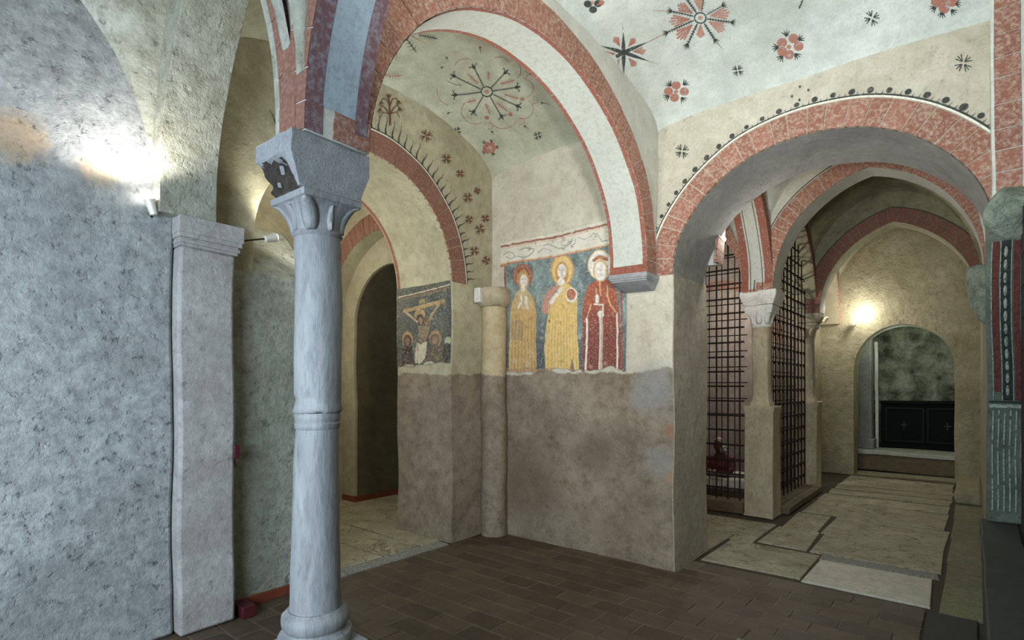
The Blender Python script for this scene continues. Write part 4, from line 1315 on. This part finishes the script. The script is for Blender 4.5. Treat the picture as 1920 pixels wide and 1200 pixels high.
# right saint
P.ell(800, 245, 100, 122, (206, 168, 104)); P.ell(800, 245, 92, 113, (222, 216, 206))
P.poly([(760, 376), (700, 410), (665, 520), (652, 620), (655, 800), (652, 1140), (978, 1145), (955, 900), (942, 600), (935, 480), (900, 400), (850, 366)], (166, 78, 52))
[P.poly([(655, 560 + k * 50), (650, 1140), (978, 1145), (948, 560 + k * 50)], (122, 50, 42), .2) for k in range(7)]
P.ell(805, 290, 62, 92, (204, 168, 116)); P.ell(805, 296, 46, 76, (226, 218, 210)); P.poly([(735, 200), (800, 160), (865, 185), (862, 215), (800, 195), (745, 218)], (168, 96, 62))
P.line([(690, 680), (680, 1130)], 17, PALE); P.line([(800, 680), (797, 1130)], 29, (206, 190, 170)); P.line([(926, 640), (936, 1130)], 14, PALE)
P.line([(725, 560), (690, 680)], 9, (214, 170, 120)); P.line([(860, 410), (854, 500), (880, 570), (928, 640)], 10, (214, 170, 110))
P.line([(795, 380), (802, 490)], 10, (206, 160, 96)); P.line([(770, 430), (762, 530)], 8, (206, 150, 96))
P.ell(775, 522, 15, 40, PALE); P.ell(800, 645, 26, 30, PALE); P.line([(752, 562), (822, 570), (818, 625)], 13, PALE)
for (fx, fy) in ((185, 372), (485, 290), (805, 298)):   # faint features of the faces
    for dx in (-13, 12): P.line([(fx + dx - 7, fy - 14), (fx + dx + 6, fy - 14)], 5, (120, 92, 76), .8)
    P.line([(fx, fy - 12), (fx - 3, fy + 8)], 4, (176, 140, 120), .8); P.line([(fx - 8, fy + 22), (fx + 7, fy + 22)], 4, (150, 90, 76), .8)
for i in range(9): P.line([(700 + i * 27, 640), (690 + i * 28, 1120)], 5, (104, 42, 36), .5)
P.line([(38, 260), (34, 1130)], 12, (146, 74, 60)); P.line([(966, 440), (972, 1140)], 14, (150, 72, 58)); P.line([(20, 1095), (640, 1105)], 50, (172, 128, 92), .6)
P.mottle(40, .10, 21); P.mottle(14, .5, 23, (196, 184, 160), .74)
n = vnoise(P.X, P.Z, 9, 31) * .05 + vnoise(P.X, P.Z, 25, 32) * .03
P.keep = (P.Z > 1.70 + n)
P.build('fresco', 'fresco of three standing haloed saints in gold and red on blue')

P = Panel(-3.93, -2.42, 2.86, 3.13, 4.509, .0055, 880, 400, 3.4275, (214, 206, 188))
P.mottle(8, .08, 41)
P.line([(150, 228), (940, 62)], 13, (152, 86, 64)); P.line([(150, 243), (940, 78)], 5, (206, 170, 140))
P.line([(150, 350), (960, 205)], 20, (186, 118, 72)); P.line([(150, 336), (960, 190)], 7, (208, 168, 130))
def scroll(pts): P.line(pts, 4, (92, 100, 104), .9)
scroll([(222, 268), (250, 250), (280, 256), (298, 280), (262, 296), (236, 282)]); scroll([(296, 276), (340, 285), (380, 275), (408, 250), (412, 225), (395, 222), (372, 240)])
scroll([(320, 240), (350, 222), (385, 225)]); scroll([(440, 250), (470, 220), (500, 225), (525, 240)]); scroll([(470, 200), (505, 190), (540, 205), (570, 218), (610, 215), (650, 190), (660, 165)])
scroll([(590, 195), (620, 200), (650, 175)]); scroll([(650, 205), (680, 190), (684, 160)]); scroll([(800, 130), (830, 135), (850, 170), (855, 185), (935, 170)]); scroll([(885, 118), (900, 130), (920, 122), (935, 130)])
scroll([(700, 150), (740, 165), (780, 150), (800, 130)])
P.mottle(22, .5, 43, (214, 206, 190), .7)
fr2 = P.build('painted_frieze', 'painted scroll frieze with red borders above the three saints')

P = Panel(-4.915, -4.075, 1.80, 2.66, 3.892, .0055, 740, 520, 6.0, (78, 80, 72))
P.mottle(7, .2, 51); P.mottle(5, .5, 53, (58, 64, 66), .5)
TAN = (166, 132, 80)
P.line([(50, 258), (640, 108)], 40, (120, 96, 72), .8); P.line([(50, 232), (640, 80)], 12, (196, 182, 150)); P.line([(50, 247), (640, 97)], 5, (60, 44, 34))
P.poly([(102, 372), (556, 248), (560, 296), (106, 408)], TAN); P.poly([(288, 262), (350, 246), (352, 290), (290, 304)], (150, 126, 82))
P.ell(295, 425, 54, 62, (158, 124, 76)); P.rim(295, 425, 52, 60, 6, (190, 158, 104)); P.ell(296, 478, 42, 60, (62, 42, 34)); P.ell(300, 492, 23, 40, (140, 114, 86))
P.line([(130, 392), (190, 440), (262, 500)], 24, (168, 144, 104)); P.line([(490, 320), (430, 410), (365, 530)], 26, (168, 144, 104)); P.ell(365, 500, 30, 60, (120, 84, 62), .7, .3)
P.poly([(268, 540), (390, 560), (380, 650), (350, 720), (285, 720), (275, 640)], (128, 106, 78))
P.poly([(250, 740), (362, 726), (362, 800), (344, 900), (300, 960), (232, 960), (230, 860)], (188, 174, 146)); P.ell(296, 715, 32, 34, (128, 104, 78)); P.rim(296, 715, 30, 32, 6, (70, 52, 42))
P.ell(152, 690, 58, 84, (166, 132, 78)); P.ell(152, 715, 44, 70, (74, 42, 34)); P.ell(150, 720, 24, 42, (128, 92, 68)); P.poly([(85, 790), (200, 772), (228, 1010), (60, 1010)], (52, 38, 36))
P.ell(455, 690, 64, 90, (160, 126, 76)); P.ell(450, 705, 50, 72, (104, 76, 56)); P.ell(446, 712, 26, 44, (142, 114, 86)); P.poly([(385, 800), (520, 765), (575, 1010), (350, 1010)], (92, 78, 60))
P.line([(440, 780), (420, 860), (500, 930)], 6, (160, 140, 104), .8); P.line([(160, 850), (120, 960)], 6, (150, 124, 96), .7)
P.line([(604, 120), (604, 1000)], 34, (50, 60, 66), .8); P.ell(160, 995, 66, 26, (176, 164, 136)); P.ell(390, 970, 62, 28, (178, 166, 138)); P.ell(590, 712, 36, 42, (160, 166, 136)); P.ell(585, 850, 45, 110, (40, 38, 36), .8)
P.mottle(40, .10, 61); P.mottle(12, .5, 63, (120, 108, 84), .72)
n = vnoise(P.X, P.Z, 9, 71) * .04
P.keep = (P.Z > 1.80 + n)
P.build('fresco', 'small dark fresco of a crucifixion with two haloed mourners')

# ------------------------------------------------------------------ painted ornaments of the vaults
M_rose = paint('rose_paint', C(164, 106, 90), None, 1.0, 0, 40)
MT = [M_blackp, M_rose, M_pink]


def hitB(px, py):
    q = hitY(px, py, 4.510)
    if q.z < V_B(q.x, 4.52) - .004 and q.x > -2.1: return q
    return hitV(px, py, V_B)


def hitA(px, py):
    return hitV(px, py, V_A)


def hitS(px, py):
    return hitX(px, py, -4.052)


def lance(D, c, e, w_, mi=0):
    mx, my = c[0] + (e[0] - c[0]) * .3, c[1] + (e[1] - c[1]) * .3
    D.line([c, (mx, my)], w_ * .8, w_, mi); D.line([(mx, my), e], w_, 1.2, mi)


def fan(D, c, e, w_, mi=1):
    """small fan shaped leaf, stalk at c, tips at e"""
    dx, dy = e[0] - c[0], e[1] - c[1]; L = math.hypot(dx, dy); a = math.atan2(dy, dx)
    for k in (-.34, -.17, 0, .17, .34):
        D.line([c, (c[0] + L * (1 - abs(k) * .5) * math.cos(a + k), c[1] + L * (1 - abs(k) * .5) * math.sin(a + k))], w_ * .5, w_, mi)


def frond(D, c, e, tick, mi=1, w_=5):
    D.spiky(c, e, w_, tick, tick * .75, mi)


def tuft(D, x, y, ang, r, mi=0):
    for k in (-.7, -.25, .25, .7):
        D.line([(x, y), (x + r * math.cos(ang + k), y + r * math.sin(ang + k))], r * .30, r * .08, mi)


def flower(D, x, y, pet, r, leaves, lr):
    for (a, b) in pet: D.ell(x + a, y + b, r, r * .95, 0, 1, 14)
    D.ell(x, y, r * .5, r * .45, 0, 2); D.ell(x, y, r * .22, r * .22, 0, 0)
    for (a, b) in leaves: tuft(D, x + a * .8, y + b * .8, math.atan2(b, a), lr)


# star
D = Decal(hitB, 1100, 0, 2.3415)
for e in ((160, 140), (272, 184), (278, 270), (168, 328), (76, 282), (62, 198)): lance(D, (166, 230), e, 17)
for e in ((122, 160), (214, 168), (262, 222), (220, 292), (124, 300), (78, 240)): fan(D, (166 + (e[0] - 166) * .42, 230 + (e[1] - 230) * .42), e, 6)
for e in (((158, 128), (154, 98)), ((272, 184), (345, 150)), ((278, 270), (318, 282)), ((168, 328), (166, 345))): D.line(list(e), 3, 1, 1)
D.done('painted_star', MT, ceilB)
# wheel
D = Decal(hitB, 1100, 0, 2.3415)
D.arc(495, 82, 25, 23, 0, 360, 6, 0); D.ell(495, 82, 10, 9, 0, 2)
for e, w_ in (((362, 50), 5), ((345, 148), 5), ((438, 205), 6), ((565, 180), 6), ((640, 96), 5), ((432, -8), 6), ((514, -20), 4), ((600, 20), 3)):
    dx, dy = e[0] - 495, e[1] - 82; L = math.hypot(dx, dy)
    D.spiky((495 + dx / L * 30, 82 + dy / L * 28), e, w_, 9, 11, 0); tuft(D, e[0] - dx / L * 12, e[1] - dy / L * 12, math.atan2(dy, dx), 24)
D.line([(362, 50), (286, 46)], 3, 2, 2); D.line([(345, 148), (262, 188)], 3, 2, 2); D.line([(438, 205), (430, 222)], 3, 2, 1); D.line([(572, 188), (594, 212)], 3, 1, 0)
for e in ((398, 24), (362, 98), (396, 172), (498, 168), (604, 128), (622, 52), (488, -10)):
    fan(D, (495 + (e[0] - 495) * .34, 82 + (e[1] - 82) * .34), e, 9, 1 if e[0] < 450 else 2)
D.done('painted_wheel', MT, ceilB)
for (x, y, pet, r, lv, lr) in (
        (390, 405, [(0, -28), (-33, -2), (36, 0), (-6, 27)], 20, [(-28, -32), (40, -38), (-38, 24), (30, 34)], 26),
        (880, 205, [(20, -36), (-30, -18), (42, -2), (2, 34), (-28, 20)], 22, [(-12, -58), (52, -36), (-56, 2), (-34, 48), (34, 38)], 28),
        (1568, 12, [(-34, 0), (34, -4), (0, 26), (0, -26)], 24, [(-46, 28), (60, 4), (-10, 52), (40, 40)], 28)):
    D = Decal(hitB, 1100, 0, 2.3415); flower(D, x, y, pet, r, lv, lr); D.done('painted_flower', MT, ceilB)
D = Decal(hitB, 1100, 0, 2.3415)
for (a, b) in ((-20, 0), (24, -2), (2, 24)): D.ell(22 + a, 14 + b, 17, 15, 0, 0)
fan(D, (40, 18), (72, 4), 6, 1); D.ell(20, 8, 8, 8, 0, 2); D.done('painted_flower', MT, ceilB)
for (x, y, r) in ((660, 308, 26), (1245, 86, 34), (1655, 280, 40), (250, 637, 24), (415, 665, 30)):
    D = Decal(hitB, 1100, 0, 2.3415); D.cross(x, y, r, 0, random.random(), 5); D.done('painted_leaf_cross', MT, ceilB)
D = Decal(hitB, 1100, 0, 2.3415)
for (x, y) in ((928, 380), (965, 396), (894, 423), (926, 441)): D.ell(x, y, 5, 7, .3, 0, 8)
D.spiky((945, 0), (926, 40), 5, 7, 10); D.done('painted_dots', MT, ceilB)

# wheel flower of the second vault
D = Decal(hitA, 820, 80, 5.454)
c0 = (512, 507); D.arc(*c0, 62, 50, 0, 360, 12, 0, n=8); D.ell(*c0, 24, 20, 0, 2)
for e in ((365, 240), (150, 340), (165, 545), (365, 720), (670, 760), (840, 650), (835, 455), (715, 300)):
    dx, dy = e[0] - c0[0], e[1] - c0[1]; L = math.hypot(dx, dy)
    D.spiky((c0[0] + dx / L * 62, c0[1] + dy / L * 50), (e[0] - dx / L * 26, e[1] - dy / L * 26), 7, 12, 17, 0)
    a = math.atan2(dy, dx); D.ell(e[0], e[1], 26, 9, a, 0); D.ell(e[0] - dx / L * 22, e[1] - dy / L * 22, 16, 16, 0, 0)
    for sg in (-1, 1):
        D.line([(e[0] - dx / L * 18, e[1] - dy / L * 18), (e[0] - sg * dy / L * 34, e[1] + sg * dx / L * 34), (e[0] + dx / L * 6 - sg * dy / L * 44, e[1] + dy / L * 6 + sg * dx / L * 44), (e[0] - dx / L * 16 - sg * dy / L * 46, e[1] - dy / L * 16 + sg * dx / L * 46)], 11, 5, 0)
for c, e in (((535, 400), (525, 300)), ((420, 430), (310, 320)), ((650, 430), (800, 385)), ((690, 530), (840, 570)), ((610, 610), (720, 690)), ((500, 620), (545, 730)), ((400, 590), (300, 610))):
    frond(D, e, c, 26, 1, 9)
for p in ((870, 575, 24), (755, 728, 24), (512, 765, 24)): D.ell(p[0], p[1], p[2], p[2] * .85, 0, 1)
for a in ((290, 240, 110, 75, 180, 300), (640, 255, 110, 105, 245, 330), (745, 290, 115, 110, 300, 410), (855, 470, 130, 100, 290, 420), (875, 675, 105, 100, 300, 470), (680, 765, 140, 110, 20, 170), (395, 700, 145, 130, 60, 225), (170, 510, 180, 150, 110, 190)):
    D.arc(a[0], a[1], a[2], a[3], a[4], a[5], 6, 1)
for (x, y) in ((890, 335), (985, 590), (850, 800), (530, 850)):
    for (a, b) in ((-28, -8), (0, -30), (28, 4), (4, 26), (0, 0)): D.ell(x + a, y + b, 5, 5, 0, 1, 6)
    D.arc(x, y, 44, 34, -80, 100, 5, 1)
for (a, b) in (((950, 320), (1020, 322)), ((1060, 615), (1155, 640)), ((430, 45), (445, 110)), ((560, 900), (585, 945)), ((890, 845), (938, 885)), ((105, 725), (165, 715)), ((85, 150), (110, 190)), ((30, 255), (60, 250))):
    D.line([a, b], 7, 3, 0); tuft(D, a[0], a[1], .8, 24)
D.line([(95, 405), (190, 440), (250, 440)], 5, 4, 0)
D.done('painted_wheel', MT, ceilA)
D = Decal(hitA, 820, 80, 5.454)
flower(D, 540, 1075, [(-45, -10), (-20, -38), (25, -36), (50, -2), (-18, 36), (26, 36), (-48, 22)], 27, [(-60, -60), (20, -75), (80, -10), (-60, 50), (40, 65)], 34)
D.done('painted_flower', MT, ceilA)
for (x, y, r) in ((205, 905, 42), (1028, 950, 46)):
    D = Decal(hitA, 820, 80, 5.454); D.cross(x, y, r, 0, .2, 9); D.done('painted_leaf_cross', MT, ceilA)
D = Decal(hitA, 650, 0, 2.666)
for (x, y) in ((180, 372), (240, 378)): frond(D, (x + 35, y), (x - 35, y + 4), 18, 1, 4)
frond(D, (345, 262), (292, 185), 22, 0, 4); frond(D, (455, 195), (360, 175), 15, 0, 4); D.line([(250, 185), (246, 300)], 5, 3, 1); D.line([(300, 165), (395, 222)], 4, 2, 1)
frond(D, (690, 165), (655, 130), 16, 0, 4); D.cross(1160, 600, 30, 0, .3, 7); D.ell(1150, 590, 12, 10, 0, 1)
D.line([(310, 110), (460, 125), (540, 130), (660, 118)], 4, 3, 0)
D.done('painted_sprig', MT, ceilA)
# star flowers on the side wall
for (x, y, r) in ((800, 257, 13), (838, 299, 11), (864, 326, 9), (878, 371, 11), (896, 357, 7), (880, 412, 9), (900, 430, 11), (911, 410, 9), (890, 470, 10), (912, 488, 9)):
    D = Decal(hitS); D.cross(x, y, r * .92, 0, random.random(), 1.9); D.ell(x, y, 2, 2, 0, 1); D.done('painted_leaf_cross', [M_darkred, M_redp], wall_side)
D = Decal(hitS, 650, 0, 2.666)
D.line([(214, 628), (213, 560), (208, 470)], 11, 6, 0); tuft(D, 208, 490, -1.57, 26)
for sg in (-1, 1):
    D.line([(212, 575), (212 + sg * 20, 540), (212 + sg * 38, 525), (212 + sg * 52, 545)], 8, 5, 0); tuft(D, 212 + sg * 50, 540, 1.5, 26)
    D.line([(212, 530), (212 + sg * 14, 495), (212 + sg * 34, 490), (212 + sg * 46, 512)], 7, 5, 0); tuft(D, 212 + sg * 44, 505, 1.4, 24)
    D.line([(213, 570), (213 + sg * 34, 560), (213 + sg * 50, 590)], 6, 4, 0)
D.done('painted_plant', [M_darkred, M_redp], wall_side)
